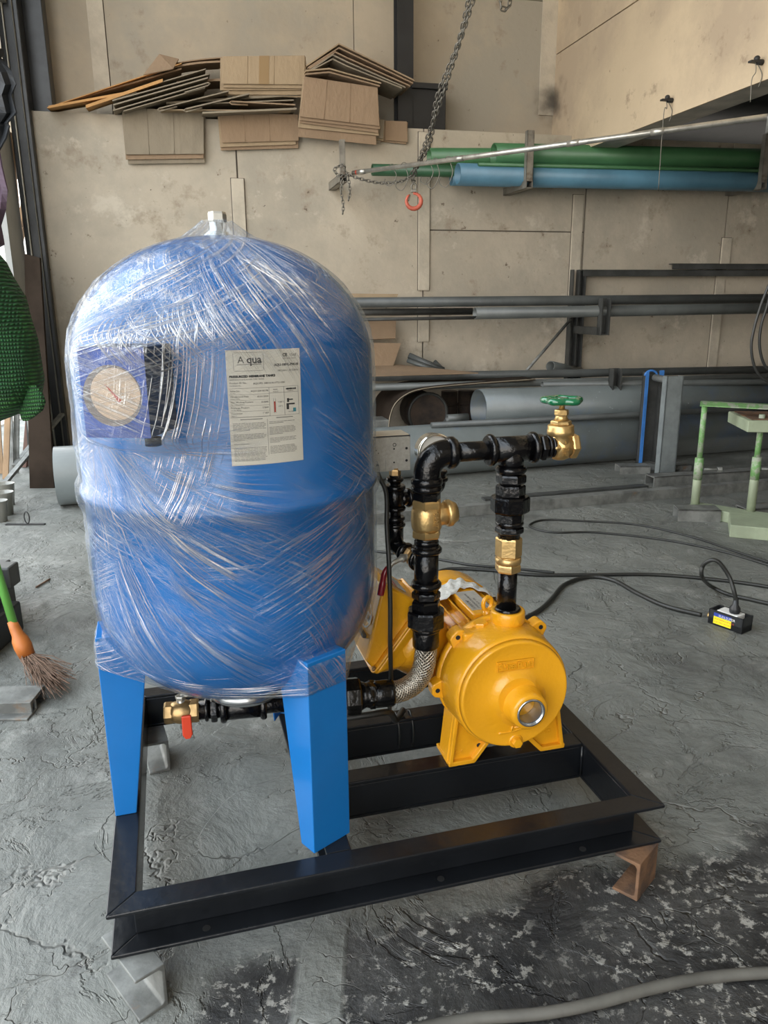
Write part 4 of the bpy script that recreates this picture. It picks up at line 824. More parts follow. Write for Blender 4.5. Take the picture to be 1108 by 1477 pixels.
def loose_sheet(label, a, b, d, depth, th, material, fold=None, group='loose carton sheets on the ledge', bendy=0.0):
    """a long sheet seen edge-on from a to b, lying back over the ledge; slightly wavy"""
    p, q = wp(*a, d), wp(*b, d); n = 7; vs = []; fs = []; back = -NW * depth
    for i in range(n + 1):
        c = p.lerp(q, i / n) + Vector((0, 0, bendy * math.sin(math.pi * i / n)))
        vs += [c, c + Vector((0, 0, th)), c + back + Vector((0, 0, th + 0.015)), c + back + Vector((0, 0, 0.015))]
    for i in range(n):
        k = 4 * i
        for j in range(4): fs.append((k + j, k + (j + 1) % 4, k + 4 + (j + 1) % 4, k + 4 + j))
    fs += [(0, 3, 2, 1), (4 * n, 4 * n + 1, 4 * n + 2, 4 * n + 3)]
    t = thing('carton_sheet', label, 'cardboard', p.lerp(q, .5), group=group)
    build('board_layer', MB().add(vs, fs), material, t)
    if fold:                                                          # folded end turning back under the sheet
        s_ = q if fold > 0 else p; w_ = p if fold > 0 else q; dv_ = (w_ - s_).normalized(); c = s_ + Vector((0, 0, -0.012))
        build('folded_edge', MB().tube([s_ + Vector((0, 0, th / 2)), s_ - dv_ * 0.012 + Vector((0, 0, -0.004)), c, c + dv_ * 0.25 * (w_ - s_).length], th / 1.6, 5), material, t)
    return t
k = 0
for lab, a, b, d, dep, th, m_, fo, bd in (
    ('longest thin sheet with a bright orange edge, sloping up from the ledge end', (68, 156), (262, 92), 0.05, 0.2, 0.005, 'board_orange', 0, 0.0),
    ('orange-brown folded sheet end lying lowest by the door post', (70, 156), (180, 136), 0.10, 0.18, 0.012, 'board_orange', 0, 0.0),
    ('orange folded sheet in front of the lowest one', (124, 156), (235, 118), 0.13, 0.16, 0.016, 'board_orange', 0, 0.0),
    ('brown sheet slope above the orange ones', (100, 147), (262, 100), 0.02, 0.2, 0.008, 'board', 0, 0.0),
    ('dark brown sheet near the top of the slope', (210, 112), (318, 90), 0.02, 0.2, 0.010, 'board', 0, 0.02),
    ('topmost thin brown sheet running behind the taped carton', (215, 100), (330, 83), -0.02, 0.2, 0.006, 'board', 0, 0.01),
    ('grey-brown sheet with folded end, highest of the fan', (163, 140), (297, 100), 0.12, 0.24, 0.005, 'board_grey', -1, 0.0),
    ('grey-brown sheet, second of the fan', (162, 146), (303, 107), 0.13, 0.24, 0.006, 'board_grey', 0, 0.0),
    ('grey-brown sheet, third of the fan', (164, 152), (300, 113), 0.13, 0.24, 0.007, 'board_grey', 0, 0.0),
    ('grey-brown sheet with curled end, fourth of the fan', (163, 160), (300, 120), 0.14, 0.24, 0.006, 'board_grey', 1, 0.0),
    ('greyish sheet, fifth of the fan and lowest', (178, 161), (296, 127), 0.13, 0.24, 0.006, 'board_grey', 0, 0.0),
    ('pale grey sheet with a wedge-shaped folded front', (230, 157), (330, 132), 0.14, 0.24, 0.006, 'board_grey', -1, 0.0),
    ('pale sheet beneath the wedge-shaped one', (232, 159), (420, 160), 0.13, 0.24, 0.005, 'board_light', 0, 0.0),
    ('crumpled grey sheet end under the taped carton', (268, 158), (360, 136), 0.15, 0.24, 0.007, 'board_grey', -1, 0.0),
    ('thin brown sheet right below the taped carton', (300, 150), (424, 145), 0.13, 0.24, 0.006, 'board_grey', 0, 0.0),
    ('thin brown sheet with a folded nose below that', (334, 147), (426, 152), 0.14, 0.24, 0.007, 'board', -1, 0.0),
    ('long thin sheet at the bottom of the middle pile', (292, 164), (428, 158), 0.15, 0.24, 0.010, 'board_grey', 0, 0.0),
    ('greyish filler sheet behind the middle pile', (240, 150), (430, 138), 0.06, 0.24, 0.012, 'board_grey', 0, 0.0),
    ('brown sheet behind the fan ends', (255, 120), (330, 116), 0.05, 0.24, 0.012, 'board', 0, 0.0)):
    k += 1; loose_sheet(lab, a, b, d, dep, th, m_, fo, bendy=bd)
# tilted brown flap and the peaked stack by the column
slab('carton_flap', 'tilted brown carton flap standing up on the sloping sheets', 'cardboard', [wp(207, 109, 0.08), wp(250, 100, 0.08), wp(258, 86, -0.02), wp(230, 79, -0.02)], 0.005, 'board')
for i, (lab, pts_, m_, d0) in enumerate((
    ('topmost peaked carton sheet sloping down towards the black column', [(442, 96), (489, 64), (598, 117)], 'board_light', 0.10),
    ('second peaked sheet directly under the top one', [(444, 99), (489, 70), (596, 121)], 'board', 0.11),
    ('third peaked sheet with a bent ridge', [(446, 100), (484, 76), (500, 84), (592, 125)], 'board', 0.12),
    ('fourth sheet of the peaked stack, ends beside the column', [(446, 103), (480, 80), (500, 90), (585, 127)], 'board_grey', 0.13),
    ('fifth sheet of the peaked stack, greyish', [(444, 105), (480, 86), (500, 96), (580, 128)], 'board_grey', 0.13),
    ('flat folded carton beneath the peaked stack', [(441, 103), (475, 100), (550, 121)], 'board_light', 0.15),
    ('lowest folded sheet beneath the peaked stack', [(441, 108), (475, 105), (548, 125)], 'board', 0.16))):
    P = [wp(x, y, d0) for x, y in pts_]; n = len(P); th = 0.008; back = -NW * 0.26; vs = []; fs = []
    for c in P: vs += [c, c + Vector((0, 0, th)), c + back + Vector((0, 0, th)), c + back]
    for j in range(n - 1):
        for q_ in range(4): fs.append((4 * j + q_, 4 * j + (q_ + 1) % 4, 4 * j + 4 + (q_ + 1) % 4, 4 * j + 4 + q_))
    fs += [(0, 3, 2, 1), (4 * n - 4, 4 * n - 3, 4 * n - 2, 4 * n - 1)]
    tag(build('peaked_sheet', MB().add(vs, fs), m_, None), lab, 'cardboard', 'peaked carton stack')

# ------------------------------------------------------------------ things by the door opening
def cloth(name, label, outline, Y, material, wave=0.03, cat='cloth', thick=0.006, dy=0.0, bulge=0.0):
    """hanging cloth as a wavy double-sided sheet filling the outline"""
    n = 14; left = []; rightp = []
    ys = [outline[0][1] + (outline[-1][1] - outline[0][1]) * i / n for i in range(n + 1)]
    def at(y, col):
        for (x0, y0, *_a), (x1, y1, *_b) in zip(outline[:-1], outline[1:]):
            if y0 <= y <= y1: return x0 + (x1 - x0) * (y - y0) / max(y1 - y0, 1e-6)
        return outline[-1][0]
    ys = sorted(set([round(y, 1) for y in ys] + [o_[1] for o_ in outline])); m_ = 10; vs = []; fs = []
    for y in ys:
        xr = at(y, 0)
        for j in range(m_ + 1):
            x = -60 + (xr + 60) * j / m_; u = j / m_
            vs.append(py_(x, y, Y + dy + wave * math.sin(j * 1.9 + y * 0.02) - bulge * math.sin(math.pi * min(u * 0.5 + 0.2, 1)) * math.sin(math.pi * (y - ys[0] + 1) / (ys[-1] - ys[0] + 2))))
    for i in range(len(ys) - 1):
        for j in range(m_): a = i * (m_ + 1) + j; fs.append((a, a + 1, a + m_ + 2, a + m_ + 1))
    mb = MB().add(vs, fs, bulge > 0); o = build(name, mb, material, None); s = o.modifiers.new('thick', 'SOLIDIFY'); s.thickness = thick
    return tag(o, label, cat)
cloth('hanging_tarpaulin', 'dark tarpaulin with a jagged edge hanging by the yard opening', [(3, 70), (4, 80), (0, 82), (17, 105), (24, 122), (18, 137), (25, 163), (12, 178), (15, 182), (10, 200), (0, 218)], 3.4, 'tarp', 0.02)
cloth('hanging_cloth', 'mauve shade cloth scrap hanging below the dark tarpaulin', [(-2, 205), (4, 240), (12, 275), (8, 300), (0, 325), (5, 352), (-4, 356)], 3.3, 'purple', 0.02)
# green net: bulging bag-like bundle
t = thing('net_bundle', 'bulging green shade net bundle hanging beside the door post', 'net', py_(10, 610, 2.55))
def bag(pts_, Y, depth, nseg=26):
    mb = MB(); rows = []; rg = random.Random(2)
    for y, xl, xr in pts_:
        a, b = py_(xl, y, Y), py_(xr, y, Y); c = (a + b) / 2; rx = (b - a).length / 2; row = []
        for k in range(nseg):
            an = 2 * math.pi * k / nseg; f_ = 1 + 0.05 * math.sin(5 * an + y * 0.03) + 0.03 * math.sin(9 * an - y * 0.05)
            row.append(c + Vector((rx * math.cos(an) * (1 if abs(math.sin(an)) < .3 else f_), depth * min(rx / 0.12, 1) * math.sin(an) * f_, 0)))
        rows.append(row)
    vs = [p for r_ in rows for p in r_]; n = nseg; fs = [(i * n + k, i * n + (k + 1) % n, (i + 1) * n + (k + 1) % n, (i + 1) * n + k) for i in range(len(rows) - 1) for k in range(n)]
    return mb.add(vs, fs + [tuple(range(n))[::-1], tuple(range((len(rows) - 1) * n, len(rows) * n))], True)
build('net_body', bag([(350, -70, -20), (378, -80, 2), (400, -85, 10), (430, -90, 27), (460, -95, 40), (490, -95, 50), (520, -95, 55), (550, -90, 57), (580, -85, 50), (600, -75, 20), (612, -60, -10)], 2.55, 0.16), 'net', t)
build('net_cord', MB().tube([py_(-30, 352, 2.55), py_(-30, 352, 2.55) + Vector((0.0, 0, 2.2))], 0.006, 6), 'rubber', t)
build('net_knot', bag([(556, 40, 52), (568, 34, 62), (580, 30, 66), (592, 28, 62), (603, 30, 48), (607, 33, 40)], 2.50, 0.05), 'net', t)
# window-like timber frame and slats seen in the opening
YO = 4.9
for nm, lab, pts_, r, m_ in (('leaning_lath', 'long weathered timber slat leaning across the yard opening', [(38, 265), (17, 425)], 0.018, 'wood'),
                             ('leaning_lath', 'shorter timber slat nailed beside the long one', [(33, 328), (20, 388)], 0.024, 'wood'),
                             ('timber_rail', 'horizontal timber rail across the yard opening', [(-20, 328), (32, 331)], 0.02, 'wood'),
                             ('timber_post', 'pale peeling timber post outside in the opening', [(12, 190), (26, 332)], 0.03, 'wood')):
    a, b = py_(*pts_[0], YO), py_(*pts_[1], YO); d = b - a; mx = axis(a, d)
    tag(build(nm, MB().box((-r, -0.012, 0), (r, 0.012, d.length), mx), m_, None, bevel=0.003), lab, 'timber')
pa_, pb_ = fl(52, 640), None
lbq = [py_(35, 366, 4.35), py_(57, 372, 4.35), py_(72, 655, 4.15), py_(37, 660, 4.15)]
for v_ in lbq[2:]: v_.z = 0
slab('leaning_board', 'dark board leaning against the grey sheet by the door post', 'board', lbq, 0.02, 'dark_board', None, Vector((0, 1, 0)))
rl = random.Random(9)
barpos = ['directly under the net knot', 'just beyond the net knot', 'between the knot and the post rails', 'farthest into the yard side', 'below the middle of the net bundle', 'close before the post rails', 'below the net bundle edge', 'touching the post rails', 'near the cups', 'against the wall end', 'between the cups and the knot']
cols = [('brown_bar', 'brown'), ('grey_steel', 'dark grey'), ('black_steel', 'black'), ('wood', 'timber-coloured'), ('dusty_steel', 'dusty pale'), ('black_steel', 'black'), ('brown_bar', 'brown'), ('grey_steel', 'dark grey'), ('wood', 'timber-coloured'), ('black_steel', 'black'), ('dusty_steel', 'dusty pale')]
for i, (px, (m_, cn)) in enumerate(zip((46, 53, 61, 2, 27, 67, 39, 74, 12, 80, 20), cols)):
    b = fl(px - 4, 684 - 0.25 * px + (i % 3) * 5); tz = rl.uniform(0.75, 1.25); top_ = Vector((b.x - 0.02 + rl.uniform(-0.05, 0.10), b.y + rl.uniform(0.25, 0.4), tz)); d = top_ - b; r = 0.016 + 0.012 * (i % 2)
    tag(build('leaning_bar', MB().box((-r, -0.006, 0), (r, 0.006, d.length), axis(b, d)), m_, None), ('%s flat bar leaning by the door post, %s' % (cn, barpos[i])), 'bar', 'bars leaning by the door post')
for i, (px, py0, lab) in enumerate(((4, 700, 'pale bar end lying beneath the net bundle'), (20, 672, 'white-tipped channel end sloping under the net bundle'))):
    a = fl(px, py0, 0.05); b = a + Vector((0.12, 0.75, 0.35)); tag(build('bar_end', MB().box((-0.014, -0.008, 0), (0.014, 0.008, 0.7), axis(a, b - a)), 'dusty_steel', None), lab, 'bar')
# cups
for i, (px, py0, sc_, lab) in enumerate(((10, 742, 1.0, 'clear plastic cup on top of a stack at the edge of the floor'), (2, 752, 0.9, 'crushed clear cup at the bottom of the stack'), (12, 728, 1.0, 'clear cup lying behind the stack'))):
    c = fl(px, py0); c = Vector((c.x, c.y, 0.0 if i else 0.0))
    mb = MB().lathe([(0.030 * sc_, 0.0), (0.042 * sc_, 0.11 * sc_), (0.046 * sc_, 0.113 * sc_), (0.040 * sc_, 0.112 * sc_), (0.029 * sc_, 0.004)], Matrix.Translation(c), 24)
    tag(build('plastic_cup', mb, 'cup', None), lab, 'cup', 'plastic cups')
# bent wire stand and debris twig
wcen = fl(40, 757); tag(build('wire_stand', MB().tube([wcen + Vector((0.012 * math.cos(a) , 0, 0.035 + 0.028 * math.sin(a))) for a in [k * math.pi / 6 for k in range(12)]], 0.003, 5, closed=True).box((-0.10, -0.008, 0), (0.08, 0.008, 0.006), Matrix.Translation(wcen)), 'black_steel', None), 'small black bent wire loop on a flat strip on the floor', 'wire')
tag(build('nail', MB().tube([fl(52, 847, 0.004), fl(72, 835, 0.004)], 0.0035, 5), 'rust', None), 'rusty nail lying on the floor near the broom', 'nail')
# offcuts of channel near the broom
def channel_piece(label, base, ang, L, h, wdt, material='dusty_steel', rotm=None, group=None, name='channel_offcut', space=ID, th=0.007):
    """channel lying web up, flanges down, long axis along x"""
    mx = Matrix.Translation(base) @ Matrix.Rotation(ang, 4, 'Z') @ (rotm or ID)
    pr = [(0, 0), (th, 0), (th * 1.6, h - th * 1.4), (wdt - th * 1.6, h - th * 1.4), (wdt - th, 0), (wdt, 0), (wdt, h), (0, h)]
    M90 = Matrix(((0, 0, 1, 0), (1, 0, 0, 0), (0, 1, 0, 0), (0, 0, 0, 1)))
    o = build(name, MB().prism(pr, 0, L, mx @ M90), material, None, space, bevel=0.0015)
    return tag(o, label, 'steel offcut', group)
c = fl(38, 1035); channel_piece('grey channel offcut lying web up beneath the broom head', c + Vector((-0.30, 0.0, 0)), R(2), 0.31, 0.035, 0.09, group='steel offcuts by the broom')
c = fl(40, 1040); 
mb = MB().box((-0.3, -0.03, 0), (0.02, 0.03, 0.006), Matrix.Translation(c + Vector((-0.02, 0.03, 0)))).box((-0.3, -0.0, 0), (0.02, 0.006, 0.03), Matrix.Translation(c + Vector((-0.02, 0.05, 0))))
tag(build('angle_offcut', mb, 'dusty_steel', None, bevel=0.0015), 'low angle offcut on the floor in front of the channel offcut', 'steel offcut')
c = fl(0, 965); tag(build('machine_base', MB().box((-0.35, -0.02, 0), (-0.03, 0.25, 0.10), Matrix.Translation(c + Vector((-0.02, 0.02, 0)))).box((-0.3, 0.03, 0.10), (-0.08, 0.22, 0.22), Matrix.Translation(c + Vector((-0.02, 0.03, 0)))), 'box_black', None, bevel=0.01), 'dark machine base at the edge behind the broom', 'machine')
c = fl(6, 905); tag(build('steel_bin', MB().box((-0.3, 0.0, 0), (-0.05, 0.2, 0.16), Matrix.Translation(c)).box((-0.28, 0.0, 0.10), (0.03, 0.07, 0.17), Matrix.Translation(c + Vector((0, 0.02, 0.02)))), 'grey_steel', None, bevel=0.006), 'dark square steel tube end behind the broom pole', 'steel offcut')
# broom
YB = 1.98
hp0 = py_(-60, 640, YB + 0.10); hp1 = py_(22, 908, YB - 0.02); cp = py_(40, 948, YB - 0.04); tip = fl(84, 1000, 0.012)
t = thing('broom', 'twig broom with a green pole and orange collar leaning at the edge', 'broom', tip)
build('pole', MB().cyl(hp0, hp1, 0.0115, seg=20), 'broom_green', t)
dvv = (hp1 - hp0).normalized()
build('collar', MB().lathe([(0.0125, -0.02), (0.0145, 0.0), (0.016, 0.02), (0.022, 0.035), (0.024, 0.055), (0.021, 0.085)], axis(hp1 - dvv * 0.005, cp - hp1), 20), 'broom_orange', t, label='orange collar')
mb = MB(); rg = random.Random(7)
for k in range(230):
    a = cp + Vector((rg.uniform(-0.016, 0.016), rg.uniform(-0.014, 0.014), rg.uniform(-0.01, 0.012))); sp = rg.gauss(0, 1); e = tip + Vector((sp * 0.022 + rg.uniform(-0.01, 0.01), rg.gauss(0, 1) * 0.03 + 0.01, rg.uniform(0.0, 0.04))) - (tip - cp) * rg.uniform(0, 0.25)
    e.z = max(e.z, 0.003); mmid = a.lerp(e, 0.55) + Vector((rg.uniform(-0.008, 0.008), rg.uniform(-0.008, 0.008), rg.uniform(-0.004, 0.010)))
    mb.tube([a, mmid, e], [0.0016, 0.0012, 0.0007], 4, caps=False)
build('bristles', mb, 'straw', t, kind='stuff')

# ------------------------------------------------------------------ the skid frame: 75 x 40 channels, open side outwards
W_, D_, B_, H_ = 0.903, 0.680, 0.040, 0.0765
TF = 0.007
t = thing('skid_frame', 'black-painted welded steel channel frame carrying the blue tank and yellow pump', 'frame', (W_ / 2, D_ / 2, -H_), SK)
def hframe(name, p, q, out, mitre=True):
    """channel from p to q (skid xy), flanges pointing to 'out'; corners cut at 45 degrees"""
    p = Vector((*p, 0)); q = Vector((*q, 0)); d = (q - p).normalized(); o = Vector((*out, 0)); L = (q - p).length; mb = MB()
    c = B_ if mitre else 0.0
    def pt(u, v, z): return p + d * u + o * (-v) + Vector((0, 0, z))      # v grows inwards from the outer edge
    def plate(u0, u1, v0, v1, z0, z1, rc=0.0):
        P = [(u0(v0), v0), (u1(v0), v0), (u1(v1), v1), (u0(v1), v1)]
        if rc: P = [(P[0][0] + rc, v0), (P[1][0] - rc, v0), (P[1][0] - rc * .3, v0 + rc * .3), (P[1][0], v0 + rc), (P[2][0], v1), (P[3][0], v1), (P[0][0], v0 + rc), (P[0][0] + rc * .3, v0 + rc * .3)]
        n = len(P); vs = [pt(u, v, z0) for u, v in P] + [pt(u, v, z1) for u, v in P]
        mb.add(vs, [list(range(n)), list(range(n, 2 * n))[::-1]] + [(i, n + i, n + (i + 1) % n, (i + 1) % n) for i in range(n)])
    u0 = (lambda v: v if mitre else 0.0); u1 = (lambda v: L - v if mitre else L)
    plate(u0, u1, 0, B_, -TF, 0); plate(u0, u1, 0, B_, -H_, -H_ + TF)
    plate(u0, u1, B_ - 0.006, B_, -H_ + TF, -TF)
    # fillet between web and flange
    return build(name, mb, 'frame_black', t, SK, bevel=0.0018)
hframe('channel_beam', (0, 0), (W_, 0), (0, -1))
hframe('channel_beam', (W_, D_), (0, D_), (0, 1))
hframe('channel_beam', (0, D_), (0, 0), (-1, 0))
hframe('channel_beam', (W_, 0), (W_, D_), (1, 0))
hframe('channel_beam', (0.324, B_), (0.324, D_ - B_), (-1, 0), False)
hframe('channel_beam', (0.364, 0.249), (W_ - B_, 0.249), (0, 1), False)
hframe('channel_beam', (0.364, 0.431), (W_ - B_, 0.431), (0, 1), False)
for x in (0.135, 0.505, 0.76):
    c = Vector((x, 0.016, -H_ + TF)); build('bolt_hole', MB().cyl(c, c + Vector((0, 0, 0.0008)), 0.006, seg=16), 'hole', t, SK)
for (x, y) in ((W_ - B_, 0.205), (W_ - B_, 0.43)):
    build('weld_bead', MB().tube([(x - 0.002, y, -0.004), (x - 0.002, y - 0.001, -H_ + 0.01)], 0.003, 6), 'frame_black', t, SK)
# channel offcuts the frame stands on
def cblock(label, base, ang, L, material, flip=1):
    h = 0.0735; wdt = 0.045; th = 0.006
    mx = Matrix.Translation((base[0], base[1], -0.15)) @ Matrix.Rotation(ang, 4, 'Z')
    # section in x (width) z (height), extruded along y: web at x=0, flanges to -x*flip
    f = -flip; pr = [(0, 0), (f * wdt, 0), (f * wdt, th * 0.8), (f * th * 1.6, th * 1.1), (f * th, th * 1.8), (f * th, h - th * 1.8), (f * th * 1.6, h - th * 1.1), (f * wdt, h - th * 0.8), (f * wdt, h), (0, h)]
    Mx = Matrix(((1, 0, 0, 0), (0, 0, 1, 0), (0, 1, 0, 0), (0, 0, 0, 1)))
    tag(build('channel_block', MB().prism(pr, 0, L, mx @ Mx), material, None, SK, bevel=0.0015), label, 'steel block', 'steel blocks under the frame corners')
cblock('dusty grey channel offcut under the nearest frame corner', (0.074, -0.025), R(28), 0.11, 'dusty_steel')
p = sz(919, 1301, -0.15); cblock('rusty channel offcut under the front corner on the pump side', (p.x, p.y), R(-57), 0.075, 'rust')
cblock('pale channel offcut under the far corner behind the blue leg', (0.082, 0.575), R(8), 0.10, 'dusty_steel')
cblock('channel offcut under the far corner behind the pump', (0.87, 0.58), R(0), 0.10, 'rust')

# ------------------------------------------------------------------ pressure tank
TX, TY, TR = 0.232, 0.268, 0.2265
t = thing('pressure_tank', 'large gloss blue vertical pressure tank on three bent legs', 'tank', (TX, TY, 0), SK)
TK = SK @ Matrix.Translation((TX, TY, 0))
prof = [(0.02, 0.205)]
for k in range(1, 13): a = math.pi / 2 * k / 12; prof.append((TR * math.sin(a) ** 0.84, 0.395 - 0.190 * math.cos(a)))
prof += [(TR, 0.42), (TR, 0.548), (TR + 0.0045, 0.552), (TR + 0.0045, 0.564), (TR, 0.568), (TR, 0.70)]
for k in range(0, 15): a = math.pi / 2 * k / 14; prof.append((TR * math.cos(a) ** 0.97 if k < 14 else 0.012, 0.742 + 0.185 * math.sin(a)))
build('shell', MB().lathe(prof, None, 96), 'tank_blue', t, TK)
build('seam_ring', MB().ring((0, 0, 0.549), (0, 0, 0.567), TR + 0.0055, 96), 'tank_blue', t, TK)
build('top_boss', MB().lathe([(0.024, 0.915), (0.022, 0.928), (0.013, 0.934), (0.013, 0.945)], None, 28), 'bright_sleeve', t, TK)
build('top_nut', MB().hex((0, 0, 0.945), (0, 0, 0.960), 0.0135), 'galv', t, TK)
build('outlet_flange', MB().lathe([(0.03, 0.178), (0.062, 0.180), (0.066, 0.186), (0.066, 0.193), (0.055, 0.208)], None, 48), 'bright_sleeve', t, TK)
def leg(az):
    """bent channel leg: flat web facing outwards, flanges tapering towards the foot"""
    mx = TK @ Matrix.Rotation(az, 4, 'Z'); mb = MB(); w2 = 0.0365; th = 0.003; ro = 0.232; n = 8; zt = 0.325
    def dpt(z): return 0.034 + (0.080 - 0.034) * (z / zt) ** 1.0
    rows = []
    for i in range(n + 1):
        z = zt * i / n; d = dpt(z)
        rows.append([(ro - d, -w2), (ro, -w2), (ro, w2), (ro - d, w2), (ro - d, w2 - th), (ro - th, w2 - th), (ro - th, -w2 + th), (ro - d, -w2 + th)])
    vs = [Vector((x, y, zt * i / n)) for i, r_ in enumerate(rows) for x, y in r_]; fs = []
    for i in range(n):
        for k in range(8): fs.append((i * 8 + k, i * 8 + (k + 1) % 8, (i + 1) * 8 + (k + 1) % 8, (i + 1) * 8 + k))
    fs += [(0, 1, 6, 7)[::-1], (1, 2, 5, 6)[::-1], (2, 3, 4, 5)[::-1]]; k = n * 8; fs += [(k, k + 1, k + 6, k + 7), (k + 1, k + 2, k + 5, k + 6), (k + 2, k + 3, k + 4, k + 5), (k + 4, k + 7, k + 6, k + 5)]
    return build('leg', mb.add(vs, fs), 'leg_blue', t, mx, bevel=0.0022, angle=50)
SY = 0.26718
for a in (-47.5, -163.5, 76): leg(R(a) - SY)
# the paper label, wrapped on the shell: u across (metres), v up from its lower edge
LA, LW_, LH, LZ = R(-66.35) - SY, 0.0985, 0.149, 0.6235
def bend_at(off):
    def f(p): a = LA + (p.x - LW_ / 2) / TR; r = TR + off + p.z; return Vector((r * math.cos(a), r * math.sin(a), LZ + p.y))
    return f
def curved_rect(u0, u1, v0, v1, off, n=10):
    f = bend_at(off); g = bend_at(off - 0.0004); vs = []
    for i in range(n + 1):
        u = u0 + (u1 - u0) * i / n; vs += [f(Vector((u, v0, 0))), f(Vector((u, v1, 0))), g(Vector((u, v1, 0))), g(Vector((u, v0, 0)))]
    fs = [(4 * i + j, 4 * i + 4 + j, 4 * i + 4 + (j + 1) % 4, 4 * i + (j + 1) % 4) for i in range(n) for j in range(4)] + [(0, 1, 2, 3), (4 * n + 3, 4 * n + 2, 4 * n + 1, 4 * n)]
    return MB().add(vs, fs)
sticker = build('label_sheet', curved_rect(0, LW_, 0, LH, 0.0006, 24), 'paper', t, TK, label='white printed specification label')
def T(s, x, y, size, m_='ink', sx=1.0, al='LEFT', bold=0.0):
    b = bend_at(0.0009); text('label_print', s, size, None, m_, sticker, align=al, space=TK, bend=lambda p: b(Vector((p.x + x, p.y + y, 0))), sx=sx, bold=bold)
def ruled(rects, m_='ink_grey'):
    mb = MB()
    for r_ in rects:
        q = curved_rect(*r_, 0.00085, 6 if r_[1] - r_[0] > 0.01 else 1); mb.add(q.v, q.f)
    build('label_rule', mb, m_, sticker, TK)
lw = 0.0005
T('qua', 0.026, 0.1325, 0.0135, bold=0.0004); T('A', 0.0145, 0.1325, 0.0125); ruled([(0.0135, 0.045, 0.1305, 0.1311)], 'ink')
bxs = [(0.010, 0.047, 0.1225, 0.1225 + lw), (0.010, 0.047, 0.1455, 0.1455 + lw), (0.009, 0.009 + lw, 0.1235, 0.145), (0.0475, 0.048, 0.1235, 0.145)]
T('CE', 0.0735, 0.1395, 0.0055, bold=0.0003); T('1568', 0.083, 0.1395, 0.0050); T('ISO 9001:2015', 0.0735, 0.1358, 0.0030)
T('AQU-100VL-PW-10', 0.0955, 0.1275, 0.0044, bold=0.0002, al='RIGHT', sx=0.92); T('100 Liters / 26 Gallons', 0.0955, 0.1205, 0.0036, al='RIGHT', sx=0.9)
T('PRESSURIZED MEMBRANE TANKS', 0.003, 0.1145, 0.0038, bold=0.00025, sx=1.05); T('DIAPHRAGM & BLADDER TYPE TANKS', 0.003, 0.1110, 0.0026)
T('Product ID No.:', 0.003, 0.1065, 0.0034); T('Certificate No.', 0.003, 0.1035, 0.0024); T('AQU/PD 100/10 IN-VTU-1001', 0.033, 0.1052, 0.0034)
for i, (a_t, b_t, c_t) in enumerate((('Series No.', 'Seri No.', 'AQV/1204 00198'), ('Manufactured Date', 'Uretim Tarihi', '05/01/2024'), ('Max. Working Pressure', 'Max. Calisma Basinci', '10 BAR'), ('Precharge Pressure', 'On Gaz Basinci', '2 BAR'), ('Connection', 'Baglanti', '1" BSP'))):
    y = 0.0965 - i * 0.0072; T(a_t, 0.003, y, 0.0030); T(b_t, 0.003, y - 0.0027, 0.0021); T(c_t, 0.052, y - 0.0008, 0.0032, al='RIGHT')
    bxs.append((0.002, 0.053, y - 0.0040, y - 0.0040 + 0.0003))
bxs += [(0.002, 0.094, 0.1005, 0.1009), (0.053, 0.0534, 0.0632, 0.1005), (0.0735, 0.0739, 0.0632, 0.1005), (0.094, 0.0944, 0.0632, 0.1005), (0.053, 0.094, 0.0930, 0.0934), (0.002, 0.094, 0.0632, 0.0636)]
T('TEMP.', 0.0585, 0.0965, 0.0026); T('SICAKLIK', 0.0585, 0.0942, 0.0018); T('MEMBRANE', 0.0765, 0.0965, 0.0028, bold=0.0002); T('MEMBRAN', 0.0785, 0.0942, 0.0018)
T('+100\u00b0C', 0.0645, 0.0800, 0.0028); T('-10\u00b0C', 0.0645, 0.0745, 0.0028); T('WATER', 0.0785, 0.0665, 0.0022)
ruled(bxs); ruled([(0.0592, 0.0612, 0.068, 0.082)], 'ink_red'); ruled([(0.0588, 0.0592, 0.067, 0.086), (0.0612, 0.0616, 0.067, 0.086)], 'ink_grey')
ruled([(0.0765, 0.080, 0.0705, 0.0785), (0.0765, 0.0885, 0.0765, 0.0785), (0.0775, 0.0805, 0.080, 0.085), (0.080, 0.086, 0.0825, 0.0840)], 'ink'); ruled([(0.0858, 0.0900, 0.0668, 0.0720)], 'ink_teal')
para = []
rp = random.Random(8)
for col0, col1 in ((0.004, 0.0470), (0.0515, 0.0890)):
    y = 0.0600; para.append((col0 + 0.010, col1 - 0.004, y, y + 0.0011)); y -= 0.0048
    while y > (0.005 if col0 < 0.03 else 0.013):
        if rp.random() < 0.16: para.append((col0, col0 + (col1 - col0) * rp.uniform(0.3, 0.6), y, y + 0.0007)); y -= 0.0034
        else:
            x = col0
            while x < col1 - 0.003: 
                L = rp.uniform(0.002, 0.007); para.append((x, min(x + L, col1), y, y + 0.0007)); x += L + 0.0007
        y -= 0.00185
ruled(para, 'ink_grey'); ruled([(0.0490, 0.0493, 0.012, 0.060)], 'ink')

